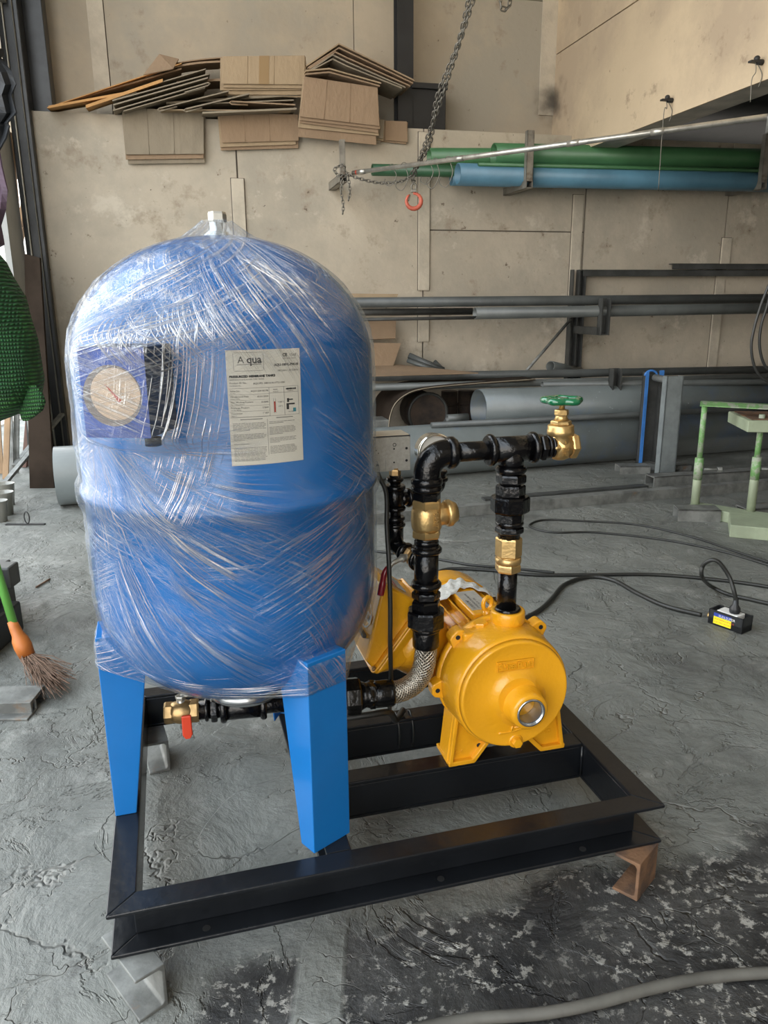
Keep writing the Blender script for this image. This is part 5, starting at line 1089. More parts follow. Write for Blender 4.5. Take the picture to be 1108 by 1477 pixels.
# ------------------------------------------------------------------ gauge carton tucked under the film
cA = Vector((-0.3560, 0.915, 0)); cBv = Vector((-0.2755, 0.905, 0)); d = (cBv - cA).normalized(); Wc = (cBv - cA).length
CB = Matrix.Translation((cA.x, cA.y, 0.826)) @ Matrix.Rotation(math.atan2(d.y, d.x), 4, 'Z'); Hc_, Dc_ = 0.106, 0.082
t = thing('gauge_carton', 'small blue carton with a gauge dial picture, trapped under the clear film', 'carton', CB @ Vector((Wc / 2, Dc_ / 2, 0)))
build('carton_body', MB().box((0, 0.0006, 0), (Wc, Dc_, Hc_), CB), 'carton_side', t, bevel=0.001)
build('front_panel', MB().box((0.0, -0.0004, 0.0), (Wc, 0.0006, Hc_), CB), 'carton_blue', t, label='blue printed front panel')
build('pale_edge', MB().box((-0.0006, 0.001, 0), (0, Dc_, Hc_), CB), 'paper', t)
FC = CB @ Matrix.Translation((Wc * 0.52, -0.0006, Hc_ * 0.49)) @ Matrix.Rotation(math.pi / 2, 4, 'X')
build('printed_rim', MB().lathe([(0.036, -0.0002), (0.036, 0.0004)], FC @ Matrix.Translation((-0.004, -0.002, 0)), 40, False), 'dial_rim', t)
build('printed_dial', MB().lathe([(0.0305, 0), (0.0305, 0.0008)], FC, 40, False), 'dial_print', t)
build('printed_needle', MB().prism([(-0.012, 0.012), (0.004, -0.010), (0.007, -0.007)], 0.0008, 0.0012, FC), 'ink_red', t)
ptn = CB @ Vector((0.07, 0.03, -0.004)); build('stem_cap', MB().cyl(ptn, ptn - Vector((0, 0, 0.010)), 0.010), 'hole', t)

# ------------------------------------------------------------------ the stretch film round tank and carton
def hull2(pts):
    pts = sorted(set(pts)); 
    def half(ps):
        h = []
        for p in ps:
            while len(h) > 1 and (h[-1][0] - h[-2][0]) * (p[1] - h[-2][1]) - (h[-1][1] - h[-2][1]) * (p[0] - h[-2][0]) <= 0: h.pop()
            h.append(p)
        return h
    a = half(pts); b = half(pts[::-1]); return a[:-1] + b[:-1]
TW = TK.translation
cc = [CB @ Vector(v) for v in ((0, -0.004, 0), (Wc, -0.004, 0), (Wc, Dc_, 0), (0, Dc_, 0))]; cc = [(p.x - TW.x, p.y - TW.y) for p in cc]
NT, NZ_ = 260, 190
pts_z = []
def wrap_r(z):
    """radius of the film round the tank at height z above the frame"""
    if z > 0.62:
        u = min((z - 0.62) / (0.948 - 0.62), 1.0); dome = 0.0
        rt = TR * max(0.0, 1 - max(0.0, (z - 0.772) / 0.158) ** 1.0 ** 2) ** 0.5 if z < 0.93 else 0
        za = (z - 0.742) / 0.185; rt = TR if za <= 0 else TR * max(0.0, 1 - min(za, 1) ** 2) ** 0.485
        tent = 0.018 + (0.948 - z) * 1.42 if z > 0.84 else 0
        return max(rt + 0.003, tent)
    if z >= 0.395: return TR + 0.002 + 0.0065 * math.exp(-((z - 0.558) / 0.020) ** 4)
    zb = (0.395 - z) / 0.190; return (TR + 0.003) * max(0.001, 1 - min(zb, 0.955) ** 2) ** 0.42
zl = [0.212 + (0.948 - 0.212) * i / NZ_ for i in range(NZ_ + 1)]
rows = []; RND = np.random.RandomState(5)
zc0, zc1 = 0.826 - 0.15, 0.826 + Hc_ - 0.15
azl = [R(a) for a in (-47.5, -163.5, 76)]
grid = []
for z in zl:
    r = wrap_r(z)
    if z > zc1: k = max(0.0, 1 - (z - zc1) / 0.075)
    elif z < zc0: k = max(0.0, 1 - (zc0 - z) / 0.055)
    else: k = 1.0
    k = k * k * (3 - 2 * k)
    P = [(r * math.cos(2 * math.pi * i / 120), r * math.sin(2 * math.pi * i / 120)) for i in range(120)]
    if k > 0.01:
        ctr = (sum(c[0] for c in cc) / 4, sum(c[1] for c in cc) / 4); cl_ = (ctr[0]**2 + ctr[1]**2) ** 0.5; bx_, by_ = ctr[0] * (r * 0.85) / cl_, ctr[1] * (r * 0.85) / cl_
        P += [(bx_ + (c[0] - bx_) * k, by_ + (c[1] - by_) * k) for c in cc]
    if z < 0.335:
        kk = max(0.0, min(1.0, (0.329 - z) / 0.012))
        if z < 0.275: kk = max(0, 1 - (0.275 - z) / 0.04)
        for a in azl:
            for da in (-0.16, 0.16): P.append(((0.236 * kk + r * (1 - kk)) * math.cos(a + da), (0.236 * kk + r * (1 - kk)) * math.sin(a + da)))
    Hh = hull2([(round(x, 6), round(y, 6)) for x, y in P]); n = len(Hh); row = []
    for i in range(NT):
        a = 2 * math.pi * i / NT; dx, dy = math.cos(a), math.sin(a); best = r
        for j in range(n):
            (x0, y0), (x1, y1) = Hh[j], Hh[(j + 1) % n]; ex, ey = x1 - x0, y1 - y0; den = dx * ey - dy * ex
            if abs(den) < 1e-12: continue
            tt = (x0 * ey - y0 * ex) / den; uu = (x0 * dy - y0 * dx) / den
            if tt > 0 and -1e-6 <= uu <= 1 + 1e-6: best = max(best, tt)
        row.append(best + 0.0014)
    grid.append(row)
vs = []; uvs = []; cru = []
for i, z in enumerate(zl):
    for j in range(NT):
        a = 2 * math.pi * j / NT; r = grid[i][j]
        u, v = (a if a < 1.5 else a - 2 * math.pi) * TR, z
        top = max(0.0, min(1.0, (z - 0.70) / 0.10)); low = max(0.0, min(1.0, (0.34 - z) / 0.10))
        sdn = noise.noise(Vector((math.cos(a) * 3.0, math.sin(a) * 3.0, z * 9)))
        da = math.atan2(math.sin(a - R(-105)), math.cos(a - R(-105)))
        side = 0.5 + 0.5 * math.cos(a - R(-150))
        uu_ = u
        g = lambda x, w_: math.exp(-(x / w_) ** 2)
        c = 0.16 + 0.85 * top * (0.35 + 0.75 * side) + 0.35 * g(uu_ + 0.47, 0.07) * g(z - 0.73, 0.08) + 0.40 * g(z - 0.565, 0.05) * g(uu_ + 0.50, 0.12) + 0.30 * g(uu_ + 0.62, 0.05)
        c += 0.40 * sdn - 0.25 * g(z - 0.40, 0.12) * g(uu_ + 0.40, 0.2) - 0.10 * g(uu_ + 0.30, 0.06)
        c = max(0.0, min(1.0, c))
        sm_ = lambda x, a_, b_: (lambda q_: q_ * q_ * (3 - 2 * q_))(max(0.0, min(1.0, (x - a_) / (b_ - a_))))
        mf = sm_(0.70 - z, 0.0, 0.05) * sm_(uu_, -0.60, -0.52) * (1 - sm_(uu_, -0.36, -0.22)) * (0.35 + 0.65 * sm_(z, 0.28, 0.5))
        ma = sm_(z, 0.50, 0.60) * (1 - sm_(z, 0.80, 0.88)) * sm_(uu_, -0.425, -0.39) * (1 - sm_(uu_, -0.345, -0.30))
        ml = max((1 - sm_(z, 0.26, 0.36)), 0.6 * g(z - 0.50, 0.03))
        cru.append((c, mf, ma, ml))
        amp = 0.0007 + 0.0034 * c
        q = Vector((u * 1.0, v, 0)); w_ = (noise.noise(Vector((u * 30 + v * 30, v * 60 - u * 25, 1))) * 0.6 + noise.noise(Vector((u * 70, v * 130 + u * 60, 4))) * 0.35 + noise.noise(Vector((u * 12, v * 14, 7))) * 0.9)
        rr_ = max(r + amp * (0.5 + w_), r - 0.0004)
        vs.append((rr_ * math.cos(a), rr_ * math.sin(a), z)); uvs.append((u, v))
fs = [(i * NT + j, i * NT + (j + 1) % NT, (i + 1) * NT + (j + 1) % NT, (i + 1) * NT + j) for i in range(NZ_) for j in range(NT)]
TWm = Matrix.Translation(TW)
mb = MB().add(vs, fs, True)
wrap = build('stretch_film', mb, 'wrap', None, TWm, origin=TW + Vector((0, 0, 0.212)))
me = wrap.data; uvl = me.uv_layers.new(name='UVMap'); col = me.color_attributes.new('crumple', 'FLOAT_COLOR', 'POINT')
col.data.foreach_set('color', np.array(cru, dtype=np.float32).reshape(-1))
ua = np.array(uvs, dtype=np.float32); li = np.empty(len(me.loops), dtype=np.int32); me.loops.foreach_get('vertex_index', li)
L_ = ua[li]; Lq = L_.reshape(-1, 4, 2); big = (Lq[:, :, 0].max(1) - Lq[:, :, 0].min(1)) > 0.5
Lq[big, :, 0] = np.where(Lq[big, :, 0] < 0, Lq[big, :, 0] + 2 * math.pi * TR, Lq[big, :, 0]); uvl.data.foreach_set('uv', Lq.reshape(-1))
tag(wrap, 'clear crinkled stretch film wrapped tightly round the blue tank and carton', 'plastic film')

# ------------------------------------------------------------------ the pump
PX, PZ = 0.694, 0.155
t = thing('centrifugal_pump', 'glossy yellow centrifugal pump with electric motor bolted on the black frame', 'pump', (PX, 0.30, 0), SK)
PU = SK @ Matrix.Translation((PX, 0, PZ)) @ Matrix.Rotation(-math.pi / 2, 4, 'X')      # local z runs back along the shaft, local y points down
def pr(name, prof, m_='yellow', seg=64, **k): return build(name, MB().lathe(prof, None, seg), m_, t, PU, **k)
pr('casing_face', [(0.0375, 0.150), (0.042, 0.1555), (0.055, 0.160), (0.097, 0.1612), (0.0995, 0.1600), (0.1015, 0.1625), (0.1035, 0.170)], seg=80)
pr('casing', [(0.1035, 0.171), (0.1065, 0.173), (0.1085, 0.180), (0.112, 0.225), (0.113, 0.243), (0.108, 0.247)], seg=80)
pr('casing_flange', [(0.108, 0.247), (0.1155, 0.249), (0.1155, 0.262), (0.110, 0.266), (0.095, 0.285), (0.088, 0.30)], seg=80)
IN = SK @ Matrix.Translation((PX + 0.010, 0, PZ - 0.014)) @ Matrix.Rotation(-math.pi / 2, 4, 'X')
build('inlet_boss', MB().lathe([(0.050, 0.1605), (0.044, 0.157), (0.038, 0.150), (0.0345, 0.130), (0.0335, 0.122), (0.031, 0.119), (0.026, 0.119)], None, 48, cap=False), 'yellow', t, IN)
build('inlet_sleeve', MB().lathe([(0.026, 0.1185), (0.0258, 0.1165), (0.0225, 0.1165), (0.0215, 0.124), (0.021, 0.165)], None, 48, cap=False), 'bright_sleeve', t, IN)
build('inlet_bore', MB().lathe([(0.001, 0.158), (0.0212, 0.158)], None, 32, cap=False), 'dusty_steel', t, IN)
# badge
BD = SK @ Matrix.Translation((PX - 0.0035, 0.1600, PZ + 0.0595)) @ Matrix.Rotation(math.pi / 2, 4, 'X')
fr = MB().box((-0.035, -0.0095, -0.001), (0.035, -0.0083, 0.0030), BD).box((-0.035, 0.0083, -0.001), (0.035, 0.0095, 0.0030), BD).box((-0.035, -0.0095, -0.001), (-0.0338, 0.0095, 0.0030), BD).box((0.0338, -0.0095, -0.001), (0.035, 0.0095, 0.0030), BD).box((-0.035, -0.0095, -0.002), (0.035, 0.0095, 0.0012), BD)
bdg = build('cast_badge', fr, 'yellow', t, bevel=0.0006)
text('badge_lettering', 'S', 0.0175, BD @ Matrix.Translation((-0.0325, -0.0060, 0.0012)), 'yellow', bdg, extrude=0.0030, bold=0.0005)
text('badge_lettering', 'UPER', 0.0125, BD @ Matrix.Translation((-0.0215, -0.0050, 0.0012)), 'yellow', bdg, extrude=0.0030, sx=0.82, bold=0.0004)
text('badge_lettering', 'P', 0.0175, BD @ Matrix.Translation((0.0025, -0.0060, 0.0012)), 'yellow', bdg, extrude=0.0030, sx=0.9, bold=0.0002)
text('badge_lettering', 'UMP', 0.0125, BD @ Matrix.Translation((0.0125, -0.0050, 0.0012)), 'yellow', bdg, extrude=0.0030, sx=0.78, bold=0.0002)
AR = SK @ Matrix.Translation((PX - 0.005, 0.1608, PZ - 0.068)) @ Matrix.Rotation(math.pi / 2, 4, 'X')
build('cast_arrow', MB().tube([AR @ Vector((-0.026 + 0.052 * i / 10, -0.004 + 0.006 * (i / 10 - 0.3) ** 2 * 2, 0.0008)) for i in range(11)], 0.0019, 6).tube([AR @ Vector((0.026, -0.0030, 0.0008)), AR @ Vector((0.018, 0.004, 0.0008)), AR @ Vector((0.004, 0.0035, 0.0008))], 0.0014, 6).tube([AR @ Vector((-0.001, -0.003, 0.001)), AR @ Vector((0.001, 0.008, 0.001))], 0.0019, 6), 'yellow', t)
# drain plug
DP = SK @ Matrix.Translation((PX + 0.004, 0, PZ - 0.093)) @ Matrix.Rotation(-math.pi / 2, 4, 'X')
build('drain_plug', MB().lathe([(0.0135, 0.170), (0.0135, 0.161), (0.012, 0.159)], DP, 24), 'yellow', t); build('plug_head', MB().hex(DP @ Vector((0, 0, 0.160)), DP @ Vector((0, 0, 0.150)), 0.0095), 'yellow', t)
# lugs round the flange
def pol(a, r): return (r * math.cos(a), -r * math.sin(a))
for a, w_ in ((133, 0.026), (47, 0.022), (186, 0.024), (4, 0.018), (232, 0.02), (308, 0.02)):
    q = Matrix.Rotation(R(-a), 4, 'Z')
    mb = MB().prism([(0.098, -w_ * 0.95), (0.127, -w_ * 0.55), (0.131, -w_ * 0.3), (0.131, w_ * 0.3), (0.127, w_ * 0.55), (0.098, w_ * 0.95)], 0.236, 0.262, q)
    build('bolt_lug', mb, 'yellow', t, PU, bevel=0.0025)
    c = q @ Vector((0.1205, 0, 0)); build('lug_hole', MB().lathe([(0.0044, 0.2352), (0.0044, 0.2358)], Matrix.Translation(c), 16, False), 'hole', t, PU)
# feet
def foot_poly(s):
    return [(0.080, -0.155), (0.128, -0.155), (0.129, -0.150), (0.108, -0.02), (0.06, -0.05), (0.040, -0.098), (0.046, -0.118)] if s > 0 else \
           [(-0.058, -0.155), (-0.107, -0.155), (-0.109, -0.150), (-0.094, -0.03), (-0.05, -0.07), (-0.026, -0.104), (-0.030, -0.118)]
for s in (-1, 1):
    F2 = SK @ Matrix.Translation((PX, 0, PZ)) @ Matrix(((1, 0, 0, 0), (0, 0, 1, 0), (0, 1, 0, 0), (0, 0, 0, 1)))
    pf = foot_poly(s); ft = build('foot', MB().prism(pf, 0.214, 0.232, F2), 'yellow', t, bevel=0.002)
    rim = MB()
    x0, x1 = pf[0][0], pf[1][0]
    rim.prism([(x0 - s * 0.002, -0.155), (x1, -0.155), (x1 + s * 0.001, -0.146), (x0 - s * 0.006, -0.146)], 0.204, 0.275, F2)
    rim.prism([(x1, -0.155), (x1 - s * 0.008, -0.150), (pf[3][0] - s * 0.008, -0.03), (pf[3][0], -0.03)], 0.204, 0.262, F2)
    rim.prism([(x0 - s * 0.002, -0.155), (x0 + s * 0.006, -0.150), (pf[6][0] + s * 0.004, -0.112), (pf[6][0] - s * 0.004, -0.116)], 0.204, 0.255, F2)
    build('foot_rib', rim, 'yellow', t, bevel=0.0018)
    cx = PX + s * 0.045; c0_ = Vector((cx, 0.2135, PZ - 0.125 if s < 0 else PZ - 0.118)); build('lug_hole', MB().cyl(SK @ c0_, SK @ (c0_ + Vector((0, 0.001, 0))), 0.0045, seg=16), 'hole', t)
FL = SK @ Matrix.Rotation(math.pi / 2, 4, 'X')
text('foot_mark', 'FC-4', 0.011, FL @ Matrix.Translation((PX - 0.099, PZ - 0.136, -0.2138)), 'yellow', t, extrude=0.0008)
text('foot_mark', 'SHD', 0.012, FL @ Matrix.Translation((PX + 0.080, PZ - 0.122, -0.2138)), 'yellow', t, extrude=0.0008)
# discharge
DX, DY = 0.708, 0.236
DS = SK @ Matrix.Translation((DX, DY, 0))
build('discharge_neck', MB().lathe([(0.044, 0.232), (0.036, 0.240), (0.0265, 0.250), (0.025, 0.256), (0.0295, 0.262), (0.0315, 0.266), (0.0315, 0.284), (0.0300, 0.287), (0.0215, 0.287), (0.0215, 0.27)], None, 48, cap=False), 'yellow', t, DS)
build('neck_web', MB().box((PX - 0.075, DY - 0.012, PZ + 0.075), (PX - 0.038, DY + 0.02, PZ + 0.098), SK), 'yellow', t, bevel=0.004)
build('cast_triangle', MB().prism([(-0.006, 0), (0.006, 0), (0.0, 0.014), (0.0, 0.0115), (0.0038, 0.002), (-0.0038, 0.002), (0.0, 0.0115), (0, 0.014)][:3], 0, 0.0012, SK @ Matrix.Translation((DX + 0.002, DY - 0.0315, 0.269)) @ Matrix.Rotation(math.pi / 2, 4, 'X')), 'yellow', t)
pb0 = Vector((PX - 0.036, DY + 0.004, PZ + 0.100)); build('vent_plug', MB().hex(SK @ pb0, SK @ (pb0 + Vector((-0.001, 0, 0.012))), 0.013).cyl(SK @ (pb0 + Vector((0, 0, -0.012))), SK @ pb0, 0.016), 'yellow', t)
ec = Vector((PX - 0.006, 0.283, PZ + 0.127)); build('lifting_eye', MB().tube([SK @ (ec + Vector((0.010 * math.cos(R(a)), 0.003 * math.cos(R(a)), 0.013 * math.sin(R(a))))) for a in range(0, 360, 20)], 0.0042, 10, closed=True).cyl(SK @ (ec + Vector((0, 0, -0.03))), SK @ (ec + Vector((0, 0, -0.012))), 0.008), 'yellow', t)
# motor
pr('motor_body', [(0.079, 0.285), (0.079, 0.475), (0.075, 0.48)], seg=64)
fin_me = None
fin_me = mesh_of('cooling_fin', MB().add([Vector(v) for v in ((0.074, -0.0022, 0), (0.074, 0.0022, 0), (0.099, 0.0014, 0.012), (0.099, -0.0014, 0.012), (0.074, -0.0022, 0.170), (0.074, 0.0022, 0.170), (0.101, 0.0014, 0.162), (0.101, -0.0014, 0.162))], [(0, 1, 2, 3), (7, 6, 5, 4), (0, 4, 5, 1), (1, 5, 6, 2), (2, 6, 7, 3), (3, 7, 4, 0)]), 'yellow')
for k in range(32):
    a = -180 + 360 * k / 32
    if 76 < a < 106: continue
    if 143 < a < 175: continue
    place('cooling_fin', fin_me, t, PU @ Matrix.Rotation(R(-a), 4, 'Z') @ Matrix.Translation((0, 0, 0.292)))
build('name_pad', MB().box((-0.026, 0.300, 0.082), (0.024, 0.440, 0.1010), SK @ Matrix.Translation((PX, 0, PZ))), 'yellow', t, bevel=0.003)
npl = build('name_plate', MB().box((-0.022, 0.318, 0.1010), (0.020, 0.415, 0.1018), SK @ Matrix.Translation((PX, 0, PZ))), 'alu', t)
NP = SK @ Matrix.Translation((PX, 0, PZ + 0.1019)) @ Matrix.Rotation(math.pi / 2, 4, 'Z') @ Matrix.Translation((0.321, 0, 0))
for i, s_ in enumerate(('SUPERPUMP', '3 PHASE INDUCTION MOTOR', 'kW 3.7  Hz 50  V 380', 'A 8.1  IP 55', 'rpm 2880  CL. F')):
    text('plate_lettering', s_, 0.0085 if i == 0 else 0.0058, NP @ Matrix.Translation((0.002, 0.0115 - i * 0.0082, 0)), 'ink', npl, bold=0.0001)
pr('fan_cover', [(0.088, 0.462), (0.1025, 0.464), (0.1035, 0.470), (0.1035, 0.545), (0.098, 0.558), (0.085, 0.564), (0.02, 0.566)], seg=64)
pr('cover_band', [(0.1030, 0.478), (0.1055, 0.480), (0.1055, 0.486), (0.1030, 0.488)], seg=64)
# crumpled clear film band over the motor
vs = []; n1, n2_ = 40, 6
for i in range(n1 + 1):
    a = R(20 + 118 * i / n1)
    for j in range(n2_ + 1):
        y = 0.415 + 0.055 * j / n2_ + 0.012 * math.sin(i * 0.35); r = 0.106 + 0.0035 * noise.noise(Vector((i * 0.5, j * 0.9, 3))) + 0.002 * math.sin(i * 1.3 + j)
        vs.append((r * math.cos(a), -r * math.sin(a), y))
fs = [(i * (n2_ + 1) + j, i * (n2_ + 1) + j + 1, (i + 1) * (n2_ + 1) + j + 1, (i + 1) * (n2_ + 1) + j) for i in range(n1) for j in range(n2_)]
o = build('film_band', MB().add(vs, fs, True), 'band', t, PU, label='crumpled white film band'); sm_ = o.modifiers.new('th', 'SOLIDIFY'); sm_.thickness = 0.0006
# terminal box on the motor's side: plane tilted up and outwards
nb_ = Vector((-0.79, 0, 0.613)); ub = Vector((0.613, 0, 0.79)); vb = Vector((0, 1, 0)); pcn = Vector((0.5125, 0.345, 0.236))
TBm = SK @ Matrix(((ub.x, vb.x, nb_.x, pcn.x), (ub.y, vb.y, nb_.y, pcn.y), (ub.z, vb.z, nb_.z, pcn.z), (0, 0, 0, 1)))     # x up the slope, y back, z out
hx, hy = 0.081, 0.074
build('box_neck', MB().lathe([(0.062, -0.115), (0.066, -0.055), (0.070, -0.02)], TBm, 40), 'yellow', t)
def rrect(hx, hy, r, n=5):
    return [(cx + r * math.cos(math.pi / 2 * (q + k / n)), cy + r * math.sin(math.pi / 2 * (q + k / n))) for q, (cx, cy) in enumerate(((hx - r, hy - r), (-hx + r, hy - r), (-hx + r, -hy + r), (hx - r, -hy + r))) for k in range(n + 1)]
def loft(secs, mx):
    mb = MB(); n = len(secs[0][0]); vs = [Vector((x, y, z)) for P_, z in secs for x, y in P_]; fs = [(i * n + k, i * n + (k + 1) % n, (i + 1) * n + (k + 1) % n, (i + 1) * n + k) for i in range(len(secs) - 1) for k in range(n)]
    fs += [tuple(range(n))[::-1], tuple(range((len(secs) - 1) * n, len(secs) * n))]; return mb.add([mx @ v for v in vs], fs)
build('box_base', loft([(rrect(hx - 0.018, hy - 0.012, 0.03), -0.042), (rrect(hx - 0.006, hy - 0.005, 0.022), -0.018), (rrect(hx - 0.002, hy, 0.012), -0.006), (rrect(hx - 0.002, hy, 0.012), -0.002)], TBm), 'yellow', t, bevel=0.0015)
build('cover_flange', loft([(rrect(hx, hy, 0.012), -0.001), (rrect(hx, hy, 0.012), 0.003)], TBm), 'yellow', t, bevel=0.001)
cvx, cvy = hx - 0.006, hy - 0.013
sec = [(-cvx, 0.003), (-cvx + 0.006, 0.024), (cvx - 0.014, 0.082), (cvx - 0.004, 0.076), (cvx, 0.003)]
def csec(y, k): return [TBm @ Vector((x - (0.004 if x > 0 else -0.004) * k, y, z - (z - 0.003) * 0.04 * k)) for x, z in sec]
cs = [csec(-cvy, 1), csec(-cvy + 0.004, 0), csec(cvy - 0.004, 0), csec(cvy, 1)]; vs = [p for c_ in cs for p in c_]; n = len(sec)
fs = [(i * n + k, i * n + (k + 1) % n, (i + 1) * n + (k + 1) % n, (i + 1) * n + k) for i in range(3) for k in range(n)] + [tuple(range(n))[::-1], tuple(range(3 * n, 4 * n))]
cover = build('box_cover', MB().add(vs, fs), 'yellow', t, bevel=0.003, angle=20)
for sx_ in (-1, 1):
    for s2 in (-1, 1):
        c = Vector((sx_ * (hx - 0.009), s2 * (hy - 0.008), 0.003)); build('cover_screw', MB().cyl(TBm @ c, TBm @ (c + Vector((0, 0, 0.003))), 0.0045, seg=14).hex(TBm @ (c + Vector((0, 0, 0.003))), TBm @ (c + Vector((0, 0, 0.005))), 0.003), 'brass_dk', t)
# badge on the cover's outer face, sticker on its upper slope
pL, pH = Vector((-cvx + 0.006, 0, 0.024)), Vector((cvx - 0.014, 0, 0.082)); up_ = (pH - pL).normalized(); nn_ = Vector((-up_.z, 0, up_.x)); oo_ = pL.lerp(pH, 0.50)
rt_ = Vector((0, -1, 0)); BM = TBm @ Matrix(((rt_.x, up_.x, nn_.x, oo_.x), (rt_.y, up_.y, nn_.y, oo_.y), (rt_.z, up_.z, nn_.z, oo_.z), (0, 0, 0, 1))) @ Matrix.Translation((0.004, 0, 0.0004))
build('round_badge', MB().lathe([(0.030, 0), (0.030, 0.0006)], BM @ Matrix.Diagonal((1.15, 0.85, 1, 1)), 40, False), 'white', t)
build('badge_ring', MB().lathe([(0.026, 0.0006), (0.026, 0.0010)], BM @ Matrix.Diagonal((1.15, 0.85, 1, 1)), 40, False), 'yellow', t)
build('badge_bar', MB().box((-0.038, -0.0085, 0.0010), (0.038, 0.0085, 0.0015), BM), 'white', t)
text('badge_print', 'SUPER PUMP', 0.0135, BM @ Matrix.Translation((0, -0.0045, 0.0017)), 'ink', t, align='CENTER', bold=0.0004, sx=0.86)
build('grip_strip', MB().box((-0.052, -0.046, 0.0), (0.030, -0.040, 0.006), BM @ Matrix.Translation((0.0, 0.008, 0))), 'grey_steel', t)
pT, pB_ = Vector((cvx - 0.004, 0, 0.076)), Vector((cvx, 0, 0.003)); u2 = (pT - pB_).normalized(); n3 = Vector((u2.z, 0, -u2.x)); o2 = pT.lerp(pB_, 0.45) + Vector((0, -0.004, 0))
# columns: towards the motor, back, outwards normal
ST = TBm @ Matrix(((-u2.x, 0, n3.x, o2.x), (-u2.y, -1, n3.y, o2.y), (-u2.z, 0, n3.z, o2.z), (0, 0, 0, 1)))
build('side_sticker', MB().box((-0.012, -0.03, 0.0010), (0.014, 0.034, 0.0018), ST), 'alu', t); build('sticker_band', MB().box((-0.012, -0.03, 0.0016), (-0.006, 0.034, 0.0021), ST), 'ink_red', t)
STt = ST @ Matrix.Rotation(math.pi / 2, 4, 'Z')
for i, s_ in enumerate(('POWER SUPPLY', 'AC 380V 50Hz')): text('sticker_print', s_, 0.0062, STt @ Matrix.Translation((-0.026, -0.003 - i * 0.008 + 0.002, 0.0022)), 'ink', t)

# ------------------------------------------------------------------ the pipework
t = thing('pipe_manifold', 'black screwed pipework with brass valves joining the tank to the pump', 'pipework', (0.552, 0.24, 0.13), SK)
HX, HY, HZ = 0.552, 0.240, 0.583
def SP(x, y, z): return SK @ Vector((x, y, z))
def pb(name, mb, m_='fit_black', **k): return build(name, mb, m_, t, **k)
# tank tee and run
RY0, RY1, RZ0, RZ1 = 0.266, 0.246, 0.150, 0.146
def run(x): u = (x - 0.225) / (0.49 - 0.225); return SP(x, RY0 + (RY1 - RY0) * u, RZ0 + (RZ1 - RZ0) * u)
pb('pipe_nipple', MB().cyl(run(0.13), run(0.40), 0.0165))
mb = MB().cyl(run(0.188), run(0.262), 0.0215).ring(run(0.186), run(0.197), 0.0265).ring(run(0.254), run(0.265), 0.0265).cyl(run(0.225), run(0.225) + Vector((0, 0, 0.04)), 0.0205).ring(run(0.225) + Vector((0, 0, 0.020)), run(0.225) + Vector((0, 0, 0.032)), 0.0255)
pb('tank_tee', mb)
pb('hex_nipple', MB().hex(run(0.170), run(0.181), 0.023).cyl(run(0.150), run(0.172), 0.0165).ring(run(0.160), run(0.166), 0.021))
vb_ = pb('ball_valve', MB().hex(run(0.092), run(0.108), 0.0185).lathe([(0.0165, 0), (0.0185, 0.006), (0.0205, 0.014), (0.0205, 0.022), (0.0185, 0.03), (0.017, 0.034)], axis(run(0.104), run(0.140) - run(0.104)), 32).hex(run(0.134), run(0.150), 0.0200), 'brass_dk')
build('valve_stem', MB().cyl(run(0.121), run(0.121) + Vector((0, 0, 0.028)), 0.007).hex(run(0.121) + Vector((0, 0, 0.024)), run(0.121) + Vector((0, 0, 0.031)), 0.009).tube([run(0.121) + Vector((0, 0, 0.030)), run(0.121) + Vector((0.02, 0, 0.031))], 0.003, 6), 'galv', vb_)
hd = SK.to_3x3() @ Vector((0, -1, 0))
hb = run(0.128) + hd * 0.022
build('valve_lever', MB().prism([(-0.008, 0.004), (0.008, 0.004), (0.0085, -0.032), (0.004, -0.040), (-0.004, -0.040), (-0.0085, -0.032)], -0.003, 0.003, Matrix.Translation(hb) @ Matrix.Rotation(SY, 4, 'Z') @ Matrix.Rotation(math.pi / 2, 4, 'X')), 'orange_red', vb_, bevel=0.002, label='orange-red lever')
pb('union_nut', MB().hex(run(0.405), run(0.431), 0.0345, 8).hex(run(0.380), run(0.404), 0.026, 8).ring(run(0.366), run(0.380), 0.024).lathe([(0.0275, 0), (0.022, 0.012), (0.0235, 0.016), (0.0235, 0.024)], axis(run(0.430), run(0.45) - run(0.43)), 24).hex(run(0.447), run(0.460), 0.026, 6))
pb('hose_ferrule', MB().lathe([(0.0225, 0), (0.0245, 0.004), (0.0245, 0.026), (0.023, 0.030), (0.0245, 0.033), (0.0225, 0.037)], axis(run(0.456), run(0.49) - run(0.456)), 32))
# braided hose
he = run(0.490); hv = SP(HX, HY, 0.236)
path = []
A0, A1, A2, A3 = he, SP(0.535, 0.243, 0.149), SP(HX + 0.002, HY, 0.176), hv
for i in range(41):
    u = i / 40; path.append(A0 * (1 - u) ** 3 + A1 * 3 * u * (1 - u) ** 2 + A2 * 3 * u * u * (1 - u) + A3 * u ** 3)
hose = pb('flexible_hose', MB().tube(path, 0.0183, 28), 'braid_gap', label='braided stainless hose')
bm_ = MB()
def frames(P):
    out = []; up = None
    for i, p in enumerate(P):
        t_ = (P[min(i + 1, len(P) - 1)] - P[max(i - 1, 0)]).normalized(); up = t_.orthogonal().normalized() if up is None else (up - t_ * up.dot(t_)).normalized(); out.append((p, up, t_.cross(up)))
    return out
fp = smooth_path(path[::4], 7); FRM = frames(fp); NB_ = 15
for sg in (1, -1):
    for k in range(NB_):
        pts = []
        for i, (p, a, b) in enumerate(FRM):
            an = 2 * math.pi * k / NB_ + sg * i * 0.13; r = 0.0190 + 0.0006 * math.sin(i * 1.6 + k * math.pi) * sg
            pts.append(p + a * (r * math.cos(an)) + b * (r * math.sin(an)))
        bm_.tube(pts, 0.00115, 4, caps=False)
build('braid', bm_, 'steel', hose, kind='stuff')
